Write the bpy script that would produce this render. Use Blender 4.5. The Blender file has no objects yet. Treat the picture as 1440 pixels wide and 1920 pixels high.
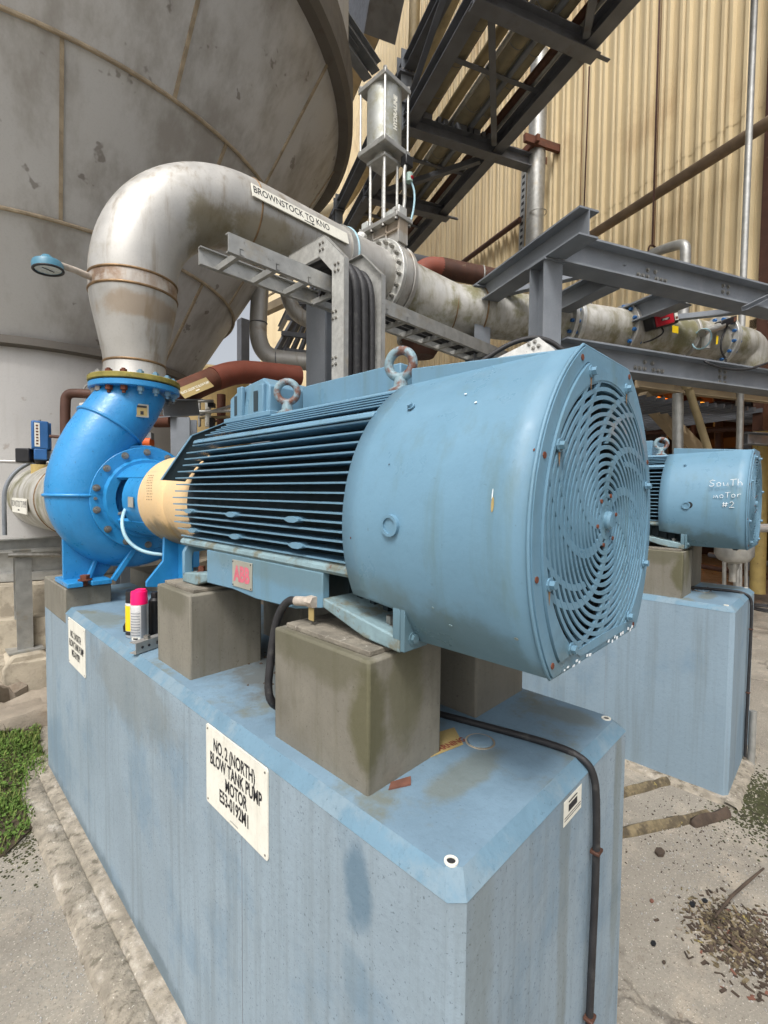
import bpy, bmesh, math, random
from mathutils import Vector as V, Matrix, noise
R = math.radians
random.seed(7)
sc = bpy.context.scene
C = sc.collection

# ---------------------------------------------------------------- camera, world, sun, exposure
FPX, CX, CY, EYE = 884.0, 720.0, 960.0, 1.7
_y, _p, _r = R(45.75), R(2.45), R(0.5)
_fh = V((math.sin(_y), math.cos(_y), 0)); _r0 = V((math.cos(_y), -math.sin(_y), 0)); _z = V((0, 0, 1))
CF = _fh * math.cos(_p) - _z * math.sin(_p); _u0 = _z * math.cos(_p) + _fh * math.sin(_p)
CR = _r0 * math.cos(_r) + _u0 * math.sin(_r); CU = _u0 * math.cos(_r) - _r0 * math.sin(_r)
CP = V((0, 0, EYE))
cam = bpy.data.objects.new('camera', bpy.data.cameras.new('camera')); C.objects.link(cam)
cam.data.sensor_fit = 'VERTICAL'; cam.data.sensor_height = 24; cam.data.sensor_width = 18
cam.data.lens = FPX / 1920 * 24; cam.data.clip_start = 0.02; cam.data.clip_end = 900
cam.matrix_world = Matrix(((CR.x, CU.x, -CF.x, CP.x), (CR.y, CU.y, -CF.y, CP.y), (CR.z, CU.z, -CF.z, CP.z), (0, 0, 0, 1)))
sc.camera = cam
SUN_EL, SUN_AZ = R(56), R(-118)            # azimuth from +Y towards +X
wd = bpy.data.worlds.new('World'); sc.world = wd; wd.use_nodes = True
wn = wd.node_tree
bg = wn.nodes['Background']; sky = wn.nodes.new('ShaderNodeTexSky')
sky.sky_type = 'NISHITA'; sky.sun_disc = False; sky.sun_elevation = SUN_EL; sky.sun_rotation = SUN_AZ
sky.air_density = 1.0; sky.dust_density = 6.0; sky.ozone_density = 1.0
hs = wn.nodes.new('ShaderNodeHueSaturation'); hs.inputs['Saturation'].default_value = 0.30
wn.links.new(sky.outputs[0], hs.inputs['Color']); wn.links.new(hs.outputs[0], bg.inputs['Color'])
bg.inputs['Strength'].default_value = 0.12
sl = bpy.data.lights.new('sun', 'SUN'); so = bpy.data.objects.new('sun', sl); C.objects.link(so)
sl.energy = 1.15; sl.angle = R(14); sl.color = (1.0, 0.98, 0.95)
sd = V((math.sin(SUN_AZ) * math.cos(SUN_EL), math.cos(SUN_AZ) * math.cos(SUN_EL), math.sin(SUN_EL)))
so.rotation_euler = sd.to_track_quat('Z', 'Y').to_euler(); so.location = sd * 60
sc.view_settings.view_transform = 'Standard'; sc.view_settings.look = 'None'
sc.view_settings.gamma = 1; sc.view_settings.use_curve_mapping = False
sc.view_settings.exposure = 0.72

# ---------------------------------------------------------------- where things stand: photo point on a known plane
WU = V((math.sin(R(24.5)), math.cos(R(24.5)), 0))      # building direction along the wall
WV = V((math.cos(R(24.5)), -math.sin(R(24.5)), 0))     # out of the wall, to the right
def ray(x, y): return CF + CR * ((x - CX) / FPX) - CU * ((y - CY) / FPX)
def on(x, y, n, c): d = ray(x, y); return CP + d * ((c - CP.dot(n)) / d.dot(n))
def onx(x, y, c): return on(x, y, V((1, 0, 0)), c)
def ony(x, y, c): return on(x, y, V((0, 1, 0)), c)
def onz(x, y, c): return on(x, y, V((0, 0, 1)), c)
def onu(x, y, c): return on(x, y, WU, c)
def onv(x, y, c): return on(x, y, WV, c)
def ond(x, y, d): return CP + ray(x, y) * d
def UV(u, v, z): return WU * u + WV * v + V((0, 0, z))
Z = V((0, 0, 1)); X = V((1, 0, 0)); Y = V((0, 1, 0))

# ---------------------------------------------------------------- mesh builder
def frame(d, up=None):
    d = d.normalized()
    if up is None: up = Z if abs(d.z) < 0.95 else X
    s = d.cross(up).normalized(); return s, s.cross(d).normalized()
class MB:
    def __init__(s): s.v = []; s.f = []
    def add(s, vs, fs):
        n = len(s.v); s.v += [V(p) for p in vs]; s.f += [tuple(i + n for i in f) for f in fs]; return s
    def box(s, x0, x1, y0, y1, z0, z1):
        return s.add([(x0,y0,z0),(x1,y0,z0),(x1,y1,z0),(x0,y1,z0),(x0,y0,z1),(x1,y0,z1),(x1,y1,z1),(x0,y1,z1)],
                     [(0,3,2,1),(4,5,6,7),(0,1,5,4),(1,2,6,5),(2,3,7,6),(3,0,4,7)])
    def obox(s, c, a, b, d, ha, hb, hd):           # oriented box: centre, three axes, half sizes
        a = a.normalized() * ha; b = b.normalized() * hb; d = d.normalized() * hd
        P = [c + a*i + b*j + d*k for k in (-1, 1) for (i, j) in ((-1,-1),(1,-1),(1,1),(-1,1))]
        return s.add(P, [(0,3,2,1),(4,5,6,7),(0,1,5,4),(1,2,6,5),(2,3,7,6),(3,0,4,7)])
    def prof(s, p0, p1, pts, up=None):             # extrude a closed 2D profile from p0 to p1; pts in (side, up)
        a, b = frame(p1 - p0, up); n = len(pts)
        vs = [p + a * x + b * y for p in (p0, p1) for (x, y) in pts]
        fs = [(i, (i+1) % n, n + (i+1) % n, n + i) for i in range(n)]
        fs += [tuple(reversed(range(n))), tuple(range(n, 2*n))]
        return s.add(vs, fs)
    def bar(s, p0, p1, w, h, up=None): return s.prof(p0, p1, [(-w/2,-h/2),(w/2,-h/2),(w/2,h/2),(-w/2,h/2)], up)
    def ibeam(s, p0, p1, h, b, up=None, tf=None, tw=None):
        tf = tf or h * .07; tw = tw or b * .06
        return s.prof(p0, p1, [(-b/2,-h/2),(b/2,-h/2),(b/2,-h/2+tf),(tw/2,-h/2+tf),(tw/2,h/2-tf),(b/2,h/2-tf),(b/2,h/2),(-b/2,h/2),(-b/2,h/2-tf),(-tw/2,h/2-tf),(-tw/2,-h/2+tf),(-b/2,-h/2+tf)], up)
    def chan(s, p0, p1, h, b, up=None, t=.008, side=1):
        q = [(0,-h/2),(b,-h/2),(b,-h/2+t),(t,-h/2+t),(t,h/2-t),(b,h/2-t),(b,h/2),(0,h/2)]
        if side < 0: q = [(-x, y) for x, y in reversed(q)]
        return s.prof(p0, p1, q, up)
    def angle(s, p0, p1, a, up=None, t=.008): return s.prof(p0, p1, [(0,0),(a,0),(a,t),(t,t),(t,a),(0,a)], up)
    def tube(s, path, r, seg=16, cap=True):
        path = [V(p) for p in path]; n = len(path)
        rs = r if isinstance(r, (list, tuple)) else [r] * n
        a = None; vs = []
        for i in range(n):
            d = (path[min(i+1, n-1)] - path[max(i-1, 0)]).normalized()
            if a is None: a, b = frame(d)
            else:
                a = (a - d * a.dot(d)).normalized(); b = a.cross(d).normalized()
            b = a.cross(d).normalized()
            for k in range(seg):
                t = 2 * math.pi * k / seg
                vs.append(path[i] + (a * math.cos(t) + b * math.sin(t)) * rs[i])
        fs = [(i*seg + k, (i+1)*seg + k, (i+1)*seg + (k+1) % seg, i*seg + (k+1) % seg) for i in range(n-1) for k in range(seg)]
        if cap: fs += [tuple(range(seg)), tuple(reversed(range((n-1)*seg, n*seg)))]
        return s.add(vs, fs)
    def cyl(s, p0, p1, r0, r1=None, seg=20, cap=True): return s.tube([p0, p1], [r0, r0 if r1 is None else r1], seg, cap)
    def lathe(s, o, ax, prof, seg=32, a0=0, a1=2*math.pi, closed=False):   # prof: (radius, height) along axis
        a, b = frame(ax); ax = ax.normalized(); full = abs(a1 - a0 - 2*math.pi) < 1e-6
        n = len(prof); m = seg if full else seg + 1; vs = []
        for k in range(m):
            t = a0 + (a1 - a0) * k / seg
            d = a * math.cos(t) + b * math.sin(t)
            vs += [o + d * r + ax * h for r, h in prof]
        fs = []
        for k in range(seg):
            k2 = (k + 1) % m
            for i in range(n if closed else n - 1):
                j = (i + 1) % n
                fs.append((k*n + i, k*n + j, k2*n + j, k2*n + i))
        if closed and not full: fs += [tuple(range(n)), tuple(reversed(range((m-1)*n, m*n)))]
        return s.add(vs, fs)
    def ring(s, o, ax, ri, ro, t, seg=36): return s.lathe(o, ax, [(ri, 0), (ro, 0), (ro, t), (ri, t)], seg, closed=True)
    def torus(s, o, ax, rr, r, seg=32, k=10):
        return s.lathe(o, ax, [(rr + r*math.cos(2*math.pi*i/k), r*math.sin(2*math.pi*i/k)) for i in range(k)], seg, closed=True)
    def bolt(s, p, ax, r, h, washer=True):
        ax = ax.normalized()
        if washer: s.cyl(p, p + ax * h * .25, r * 1.5, seg=10)
        return s.cyl(p, p + ax * h, r, seg=6)
    def prism(s, pts, d):                          # planar polygon pushed along d
        n = len(pts); pts = [V(p) for p in pts]
        return s.add(pts + [p + d for p in pts], [tuple(reversed(range(n))), tuple(range(n, 2*n))] + [(i, (i+1) % n, n + (i+1) % n, n + i) for i in range(n)])
    def quad(s, a, b, c, d): return s.add([a, b, c, d], [(0, 1, 2, 3)])

ORG = {}
def fin(o, m, smooth, bevel, sol=None):
    me = o.data
    if m: me.materials.append(m)
    if smooth:
        me.polygons.foreach_set('use_smooth', [True] * len(me.polygons))
        me.set_sharp_from_angle(angle=R(smooth))
    if sol:
        md = o.modifiers.new('thick', 'SOLIDIFY'); md.thickness = sol; md.offset = -1
    if bevel:
        md = o.modifiers.new('bevel', 'BEVEL'); md.width = bevel; md.segments = 2; md.limit_method = 'ANGLE'; md.angle_limit = R(40)
def mesh(name, mb, off):
    me = bpy.data.meshes.new(name)
    me.from_pydata([tuple(p - off) for p in mb.v], [], mb.f); me.update()
    bm = bmesh.new(); bm.from_mesh(me); bmesh.ops.recalc_face_normals(bm, faces=bm.faces); bm.to_mesh(me); bm.free()
    return me
def part(name, mb, m, parent, label=None, kind=None, smooth=35, bevel=0, sol=None):
    o = bpy.data.objects.new(name, mesh(name, mb, ORG[parent.name])); C.objects.link(o)
    o.parent = parent; ORG[o.name] = ORG[parent.name]
    if label: o['label'] = label
    if kind: o['kind'] = kind
    fin(o, m, smooth, bevel, sol); return o
def thing(name, label, cat, loc, group=None):
    o = bpy.data.objects.new(name, None); C.objects.link(o); o.empty_display_size = .1
    o.location = loc; ORG[o.name] = V(loc); o['label'] = label; o['category'] = cat
    if group: o['group'] = group
    return o
def solo(name, mb, m, label=None, cat=None, group=None, kind=None, smooth=35, bevel=0, sol=None):
    xs = [p.x for p in mb.v]; ys = [p.y for p in mb.v]; zs = [p.z for p in mb.v]
    off = V(((min(xs)+max(xs))/2, (min(ys)+max(ys))/2, min(zs)))
    o = bpy.data.objects.new(name, mesh(name, mb, off)); C.objects.link(o); o.location = off; ORG[o.name] = off
    if label: o['label'] = label
    if cat: o['category'] = cat
    if group: o['group'] = group
    if kind: o['kind'] = kind
    fin(o, m, smooth, bevel, sol); return o
def struct(name, mb, m, **k): return solo(name, mb, m, kind='structure', **k)
def copy_tree(o, parent=None):
    c = o.copy(); C.objects.link(c)
    if parent: c.parent = parent
    ORG[c.name] = ORG[o.name]
    for ch in list(o.children): copy_tree(ch, c)
    return c
def text(s, size, o, xd, yd, m, parent, squeeze=1, weight=.0, name='lettering', align='CENTER', space=1):
    cu = bpy.data.curves.new('t', 'FONT'); cu.body = s; cu.size = size; cu.align_x = align; cu.align_y = 'CENTER'
    cu.offset = weight; cu.resolution_u = 3; cu.space_line = space
    t = bpy.data.objects.new('t', cu); C.objects.link(t)
    dg = bpy.context.evaluated_depsgraph_get(); me = bpy.data.meshes.new_from_object(t.evaluated_get(dg))
    bpy.data.objects.remove(t); bpy.data.curves.remove(cu)
    xd = xd.normalized(); yd = yd.normalized(); off = ORG[parent.name]
    for p in me.vertices: p.co = o + xd * (p.co.x * squeeze) + yd * p.co.y - off
    me.materials.clear(); me.materials.append(m); me.name = name
    ob = bpy.data.objects.new(name, me); C.objects.link(ob); ob.parent = parent; ORG[ob.name] = off; return ob

# ---------------------------------------------------------------- materials
def srgb(r, g, b): return tuple((c/255/12.92 if c/255 <= .04045 else ((c/255+.055)/1.055)**2.4) for c in (r, g, b)) + (1,)
def mat(name, col, rough=.6, metal=0, var=.18, vscale=3, streak=None, sscale=(14, 14, 1.2), samt=.5, spots=None, spscale=40, spamt=.5, sth=.62, bump=.1, bscale=60, stain=None, stscale=2.5, stamt=.6, stth=.55, spec=.5, emit=None, rvar=.12, patches=(), grain=.06, spth=.66):
    m = bpy.data.materials.new(name); m.use_nodes = True; nt = m.node_tree; N = nt.nodes; L = nt.links
    b = N['Principled BSDF']; b.inputs['Roughness'].default_value = rough; b.inputs['Metallic'].default_value = metal
    b.inputs['Specular IOR Level'].default_value = spec
    if emit:
        b.inputs['Emission Color'].default_value = col; b.inputs['Emission Strength'].default_value = emit
        b.inputs['Base Color'].default_value = col; return m
    tc = N.new('ShaderNodeTexCoord')
    def nz(scale, detail=5, mp=None, rgh=.6):
        n = N.new('ShaderNodeTexNoise'); n.inputs['Scale'].default_value = scale; n.inputs['Detail'].default_value = detail; n.inputs['Roughness'].default_value = rgh
        if mp:
            k = N.new('ShaderNodeMapping'); k.inputs['Scale'].default_value = mp; L.new(tc.outputs['Object'], k.inputs[0]); L.new(k.outputs[0], n.inputs['Vector'])
        else: L.new(tc.outputs['Object'], n.inputs['Vector'])
        return n.outputs['Fac']
    def ramp(src, lo, hi, amt=1):
        k = N.new('ShaderNodeMapRange'); k.inputs['From Min'].default_value = lo; k.inputs['From Max'].default_value = hi; k.inputs['To Max'].default_value = amt
        k.interpolation_type = 'SMOOTHSTEP'; L.new(src, k.inputs['Value']); return k.outputs[0]
    def mix(fac, a, c):
        k = N.new('ShaderNodeMix'); k.data_type = 'RGBA'; L.new(fac, k.inputs['Factor'])
        if isinstance(a, tuple): k.inputs['A'].default_value = a
        else: L.new(a, k.inputs['A'])
        k.inputs['B'].default_value = c; return k.outputs['Result']
    lo = tuple(max(0, c*(1-var)) for c in col[:3]) + (1,); hi = tuple(min(1, c*(1+var)) for c in col[:3]) + (1,)
    base = mix(ramp(nz(vscale, 6), .3, .7), lo, hi)
    if stain: base = mix(ramp(nz(stscale, 7, None, .65), stth, stth+.15, stamt), base, stain)
    if streak: base = mix(ramp(nz(1, 6, sscale, .65), sth-.12, sth+.14, samt), base, streak)
    if grain:
        base = mix(ramp(nz(85, 4, None, .7), .48, .36, grain*4), base, tuple(c_*.72 for c_ in col[:3]) + (1,))
    if spots: base = mix(ramp(nz(spscale, 3), spth, spth+.05, spamt), base, spots)
    for (pc_, pr, pcol, pamt) in patches:             # stains and darker areas, each with its own place and shape
        k = N.new('ShaderNodeMapping'); k.vector_type = 'POINT'; k.inputs['Location'].default_value = tuple(-c_/r_ for c_, r_ in zip(pc_, pr)); k.inputs['Scale'].default_value = tuple(1/r_ for r_ in pr); L.new(tc.outputs['Object'], k.inputs[0])
        ln = N.new('ShaderNodeVectorMath'); ln.operation = 'LENGTH'; L.new(k.outputs[0], ln.inputs[0])
        ad = N.new('ShaderNodeMath'); ad.operation = 'MULTIPLY_ADD'; L.new(nz(7, 6, None, .65), ad.inputs[0]); ad.inputs[1].default_value = 1.6; L.new(ln.outputs['Value'], ad.inputs[2])
        base = mix(ramp(ad.outputs[0], 1.95, 1.4, pamt), base, pcol)
    L.new(base, b.inputs['Base Color'])
    if rvar: L.new(ramp(nz(vscale*4, 5), .25, .75, 1), (k := N.new('ShaderNodeMapRange')).inputs['Value']); k.inputs['To Min'].default_value = max(0, rough-rvar); k.inputs['To Max'].default_value = min(1, rough+rvar); L.new(k.outputs[0], b.inputs['Roughness'])
    if bump:
        k = N.new('ShaderNodeBump'); k.inputs['Strength'].default_value = bump; k.inputs['Distance'].default_value = .01
        L.new(nz(bscale, 5), k.inputs['Height']); L.new(k.outputs[0], b.inputs['Normal'])
    return m
M = {}
M['motor'] = mat('motor_blue_paint', srgb(104,141,163), .42, var=.07, vscale=2, streak=srgb(92,112,104), sscale=(18,18,1.3), samt=.42, sth=.62, spots=srgb(80,100,104), spscale=70, spamt=.3, spth=.68, stain=srgb(88,128,150), stscale=1.2, stamt=.3, grain=.03, patches=[((-.2, -.62, .03), (.16, .3, .11), srgb(78,98,100), .65), ((-.3, -.2, .12), (.1, .5, .05), srgb(96,116,116), .5)], bump=.10, bscale=30, spec=.45, rvar=.2)
M['motor_dark'] = mat('motor_shadowed_casting', srgb(40,56,62), .6, var=.2, vscale=8, stain=srgb(50,45,36), stamt=.6)  # dark casting tone with shade between fins, in grooves and recesses painted in
M['dirty'] = mat('dirty_blue_casting', srgb(122,146,152), .75, var=.2, vscale=12, stain=srgb(108,104,84), stscale=14, stamt=.8, stth=.48, spots=srgb(100,60,40), spscale=30, spamt=.6)
M['chip'] = mat('chipped_blue_paint', srgb(122,146,154), .5, var=.08, stain=srgb(105,62,42), stscale=22, stamt=.95, stth=.45, bump=.3, bscale=60)
M['pump'] = mat('pump_blue_enamel', srgb(42,134,192), .36, var=.09, vscale=5, streak=srgb(30,96,146), sscale=(12,12,2), samt=.3, spots=srgb(20,70,110), spscale=45, spamt=.4, grain=.04, stain=srgb(96,140,175), stscale=5, stamt=.45, stth=.62, bump=.16, bscale=55, spec=.6)
M['fanm'] = mat('cowl_interior_shade', srgb(26,32,36), .7)  # near-black: shade inside the cowl and its port, put into the colour
M['pededge'] = mat('fresh_blue_edge_paint', srgb(98,128,146), .75, var=.1, vscale=6, stain=srgb(122,140,150), stscale=7, stamt=.75, stth=.48, spots=srgb(64,84,96), spscale=90, spamt=.4, bump=.25, bscale=40)
M['ped'] = mat('blue_painted_concrete', srgb(132,152,166), .72, var=.07, vscale=1.6, streak=srgb(108,118,118), sscale=(17,17,.8), samt=.5, sth=.57, spots=srgb(70,85,95), spscale=95, spamt=.4, stain=srgb(112,138,158), stscale=2.2, stamt=.6, stth=.50, bump=.16, bscale=50)
PED = dict(rough=.74, var=.09, vscale=1.6, streak=srgb(108,118,120), sscale=(24,24,1.1), samt=.42, sth=.58, spots=srgb(60,74,84), spscale=150, spamt=.6, spth=.63, grain=.07, stain=srgb(112,136,154), stscale=2.2, stamt=.65, stth=.49, bump=.16, bscale=50)
M['pednear'] = mat('near_pedestal_paint', srgb(138,154,165), patches=[((-.395, -1.27, .95), (.05, .045, .085), srgb(88,114,132), .8), ((-.395, -1.265, .76), (.05, .04, .06), srgb(100,124,140), .4), ((.0, -1.5, .9), (.03, .05, .6), srgb(108,110,98), .38), ((.33, -1.5, .8), (.03, .05, .5), srgb(104,108,94), .42), ((-.33, -1.5, .95), (.05, .04, .3), srgb(112,116,106), .35), ((-.395, .0, .95), (.05, .5, .16), srgb(118,122,118), .5), ((-.395, .2, .0), (.05, 1.8, .10), srgb(88,104,112), .7)], **PED)
M['pedtop'] = mat('worn_blue_concrete_top', srgb(114,140,158), .75, var=.12, vscale=4, stain=srgb(108,106,82), stscale=3.6, stamt=.7, stth=.53, spots=srgb(70,85,95), spscale=110, spamt=.4, bump=.2, bscale=45, patches=[((-.12, -1.33, 1.08), (.13, .05, .3), srgb(112,108,80), .5), ((.30, -1.36, 1.08), (.06, .12, .3), srgb(102,100,78), .5), ((-.32, .62, 1.08), (.09, .22, .3), srgb(112,110,82), .5), ((0, -.65, 1.08), (.3, .45, .3), srgb(88,84,72), .75), ((.0, .35, 1.08), (.3, .5, .3), srgb(104,106,94), .6)])  # olive stains, plus darker areas under the motor and the coupling guard
M['grout'] = mat('grey_grout', srgb(122,118,107), .85, var=.14, vscale=5, streak=srgb(82,80,58), sscale=(22,22,1.8), samt=.4, sth=.6, stain=srgb(98,94,82), stscale=4, stamt=.55, stth=.5, grain=.08, patches=[((-.335, -1.233, 1.22), (.05, .06, .14), srgb(80,78,48), .75), ((-.22, -1.233, 1.28), (.06, .03, .14), srgb(88,86,58), .6), ((-.335, -1.06, 1.34), (.03, .2, .07), srgb(84,82,60), .6), ((-.335, -.26, 1.33), (.03, .14, .06), srgb(84,82,62), .5)], spots=srgb(60,56,48), spscale=120, spamt=.5, bump=.12, bscale=70)
M['plate'] = mat('rough_sole_plate', srgb(128,122,110), .85, var=.3, vscale=14, spots=srgb(190,185,175), spscale=40, stain=srgb(70,62,52), stscale=18, bump=.5)
M['ss'] = mat('stained_stainless', srgb(180,178,173), .48, 0.4, var=.10, vscale=2.5, streak=srgb(120,104,78), sscale=(16,16,1.8), samt=.6, sth=.6, stain=srgb(150,142,124), stscale=3, stamt=.5, stth=.55, bump=.03, rvar=.14, patches=[((.42, -.2, .95), (.22, .25, .22), srgb(122,112,82), .7), ((0, -.2, .40), (.3, .3, .07), srgb(150,128,100), .6), ((.75, -.2, 1.08), (.3, .2, .12), srgb(130,118,88), .6), ((.1, -.22, .14), (.12, .1, .06), srgb(140,118,90), .6)])
M['spool'] = mat('rust_bled_stainless', srgb(186,180,172), .45, .4, var=.12, vscale=6, stain=srgb(118,88,62), stscale=5, stamt=.85, stth=.47, streak=srgb(140,110,80), sscale=(10,10,3), samt=.6, sth=.52)
M['ssmoss'] = mat('algae_stained_stainless', srgb(192,190,184), .48, .35, var=.10, vscale=3, streak=srgb(120,112,76), sscale=(10,10,2.5), samt=.65, sth=.52, stain=srgb(118,116,70), stscale=2.6, stamt=.8, stth=.49, bump=.05)
M['weld'] = mat('heat_tinted_weld', srgb(136,112,84), .5, .7, var=.25, vscale=20, spots=srgb(90,56,34), spscale=30, bump=.3)
M['tank'] = mat('dull_tank_steel', srgb(190,190,189), .5, .2, var=.05, vscale=.8, streak=srgb(142,137,130), sscale=(2.2,2.2,.16), samt=.75, sth=.54, stain=srgb(172,164,154), stscale=.7, stamt=.25, spots=srgb(84,72,60), spscale=5, spamt=.55, bump=.03, bscale=12)
M['tankrib'] = mat('tank_weld_seam', srgb(158,144,122), .7, .1, var=.25, vscale=10, spots=srgb(110,88,64), spscale=12, bump=.4)
M['tankband'] = mat('tank_knuckle_steel', srgb(104,99,92), .6, .2, var=.12, vscale=2, streak=srgb(86,74,60), sscale=(6,6,.5))
M['skirt'] = mat('pale_shell_steel', srgb(182,180,177), .5, .3, var=.06, vscale=1.2, streak=srgb(160,155,148), sscale=(5,5,.5), samt=.5, spots=srgb(130,112,96), spscale=6, spamt=.4, bump=.03)
M['galv'] = mat('galvanised_steel', srgb(172,172,168), .45, .6, var=.14, vscale=14, spots=srgb(130,128,120), spscale=25, bump=.05, stain=srgb(160,146,118), stscale=5, stamt=.5)
M['cyl'] = mat('weathered_aluminium_cylinder', srgb(166,168,164), .5, .45, var=.12, vscale=9, stain=srgb(134,130,98), stscale=4, stamt=.6, stth=.5, spots=srgb(196,200,200), spscale=50, spamt=.4, bump=.06)
M['zinc'] = mat('bright_zinc', srgb(205,205,200), .4, .5, var=.12, vscale=25, spots=srgb(120,118,112), spscale=60, bump=.1)
M['steel'] = mat('grey_painted_steel', srgb(124,129,135), .5, .15, var=.14, vscale=3, streak=srgb(148,150,154), sscale=(6,6,2), samt=.35, spots=srgb(150,150,150), spscale=26, spamt=.35, bump=.04)
M['dsteel'] = mat('dark_rack_steel', srgb(104,107,113), .55, .2, var=.15, vscale=3, stain=srgb(70,60,48), stamt=.4, bump=.04)
M['rackpipe'] = mat('lagged_rack_pipe', srgb(142,134,112), .6, .15, var=.2, vscale=4, streak=srgb(96,86,58), sscale=(5,5,5), samt=.6, stain=srgb(86,84,52), stamt=.5, bump=.06)
M['rust'] = mat('rusty_red_pipe', srgb(104,64,48), .75, .1, var=.22, vscale=7, stain=srgb(80,66,56), stamt=.6, bump=.15)
M['redox'] = mat('red_oxide_primer', srgb(128,68,52), .7, 0, var=.12, vscale=6, bump=.1)
M['brown'] = mat('dark_brown_pipe', srgb(78,50,38), .6, .1, var=.2, vscale=9, spots=srgb(120,108,90), spscale=14, bump=.08)
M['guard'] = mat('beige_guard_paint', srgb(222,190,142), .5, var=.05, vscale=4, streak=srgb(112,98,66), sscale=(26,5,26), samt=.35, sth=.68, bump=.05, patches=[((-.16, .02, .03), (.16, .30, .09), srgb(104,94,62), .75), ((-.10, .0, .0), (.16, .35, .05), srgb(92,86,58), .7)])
M['wall'] = mat('tan_siding', srgb(216,198,160), .6, 0, var=.05, vscale=.7, streak=srgb(168,142,104), sscale=(1.6,1.6,.10), samt=.45, sth=.6, stain=srgb(176,148,110), stscale=.5, stamt=.5, stth=.52, bump=.04)
M['seam'] = mat('siding_seam_line', srgb(120,88,60), .8)  # brown strip along the sheet laps
M['wpipe'] = mat('brown_stained_wall_pipe', srgb(116,98,78), .65, .1, var=.25, vscale=5, stain=srgb(90,70,52), stamt=.6)
M['runs'] = mat('rust_run', srgb(138,112,84), .8, var=.2)
M['beige'] = mat('beige_tank_paint', srgb(196,170,116), .6, var=.06, streak=srgb(150,126,84), samt=.4)
M['olive'] = mat('yellowish_pipe', srgb(158,142,108), .6, .1, var=.14, vscale=5, stain=srgb(120,104,66), stamt=.5)
M['conc'] = mat('weathered_concrete', srgb(170,160,142), .9, var=.16, vscale=4, stain=srgb(112,104,90), stscale=5, stamt=.6, stth=.5, spots=srgb(205,196,178), spscale=60, spamt=.4, bump=.5, bscale=40)
M['kerb'] = mat('crumbling_kerb_concrete', srgb(142,134,120), .92, var=.25, vscale=18, stain=srgb(84,78,66), stscale=24, stamt=.75, stth=.5, streak=srgb(198,190,178), sscale=(11,6,11), samt=.75, sth=.62, spots=srgb(214,208,196), spscale=70, spamt=.6, bump=.7, bscale=95)
M['rub'] = mat('black_rubber', srgb(38,38,40), .6, var=.3, vscale=20, stain=srgb(90,88,84), stscale=30, stamt=.35, bump=.15)
M['white'] = mat('white_plastic_sign', srgb(226,224,212), .5, var=.05, vscale=12, streak=srgb(190,186,170), sscale=(30,30,4), samt=.4, bump=.02)
M['ink'] = mat('black_ink', srgb(38,38,42), .7, var=.05, bump=0)
M['greyplate'] = mat('grey_nameplate', srgb(170,168,156), .5, .3, var=.1, bump=.05)
M['pinkink'] = mat('faded_pink_lettering', srgb(200,104,120), .6, var=.12, bump=.1, vscale=30)
M['pink'] = mat('fluorescent_pink_cap', srgb(255,20,110), .35, var=.03, bump=0)
M['canw'] = mat('white_can_print', srgb(205,205,205), .35, .2, var=.06, bump=0)
M['yellow'] = mat('yellow_print', srgb(240,205,30), .5, var=.05, bump=0)
M['blackp'] = mat('black_plastic', srgb(24,24,27), .45, var=.2, bump=0)
M['red'] = mat('red_instrument_paint', srgb(176,28,44), .4, var=.06, bump=0)
M['bluea'] = mat('blue_actuator_paint', srgb(44,96,152), .45, var=.1, bump=.03)
M['gauge'] = mat('teal_gauge_case', srgb(70,122,144), .45, var=.1, bump=.05)
M['dial'] = mat('gauge_dial', srgb(190,194,190), .3, var=.05, bump=0)
M['flange'] = mat('algae_brass_flange', srgb(142,132,66), .6, .3, var=.25, vscale=16, stain=srgb(84,82,40), stscale=12, bump=.1)
M['boltm'] = mat('dull_bolt_steel', srgb(150,148,142), .4, .7, var=.2, vscale=30, bump=.1)
M['rbolt'] = mat('rusted_bolt', srgb(104,58,40), .8, .1, var=.25, vscale=30, bump=.3)
M['paper'] = mat('aged_warning_label', srgb(166,146,96), .7, var=.1)
M['rusty'] = mat('orange_rust_flake', srgb(112,74,60), .8, var=.2, vscale=30)
M['timber'] = mat('worn_yellow_timber', srgb(112,100,76), .9, var=.35, vscale=24, stain=srgb(66,58,46), stscale=14, stamt=.85, stth=.46, spots=srgb(176,160,90), spscale=16, bump=.6)
M['dtimber'] = mat('dark_rotten_wood', srgb(70,58,48), .9, var=.3, vscale=20, bump=.5)
M['rock'] = mat('exposed_rock_slab', srgb(142,132,118), .9, var=.16, vscale=5, stain=srgb(110,92,74), stamt=.6, bump=.5)
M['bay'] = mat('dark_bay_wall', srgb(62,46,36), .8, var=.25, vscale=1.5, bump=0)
M['baysteel'] = mat('bay_beige_steel', srgb(150,134,108), .6, var=.15, vscale=3, bump=.03)
M['yellowpost'] = mat('yellow_painted_post', srgb(172,150,92), .6, var=.15, vscale=6, spots=srgb(90,70,40), spscale=16)
M['lamp'] = mat('sodium_lamp', srgb(255,170,60), emit=9)
M['orangeglow'] = mat('sodium_diffuser', srgb(255,120,20), emit=1.2)
M['chalk'] = mat('white_paint_marker', srgb(225,232,235), .8, var=.02, bump=0)
M['cloth'] = mat('grey_cloth_tape', srgb(170,160,148), .9, var=.2, vscale=30, bump=.3)
M['teal'] = mat('pale_teal_panel', srgb(150,175,165), .5, var=.1)
M['hose'] = mat('pale_blue_hose', srgb(160,196,208), .45, var=.05, bump=0)
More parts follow.
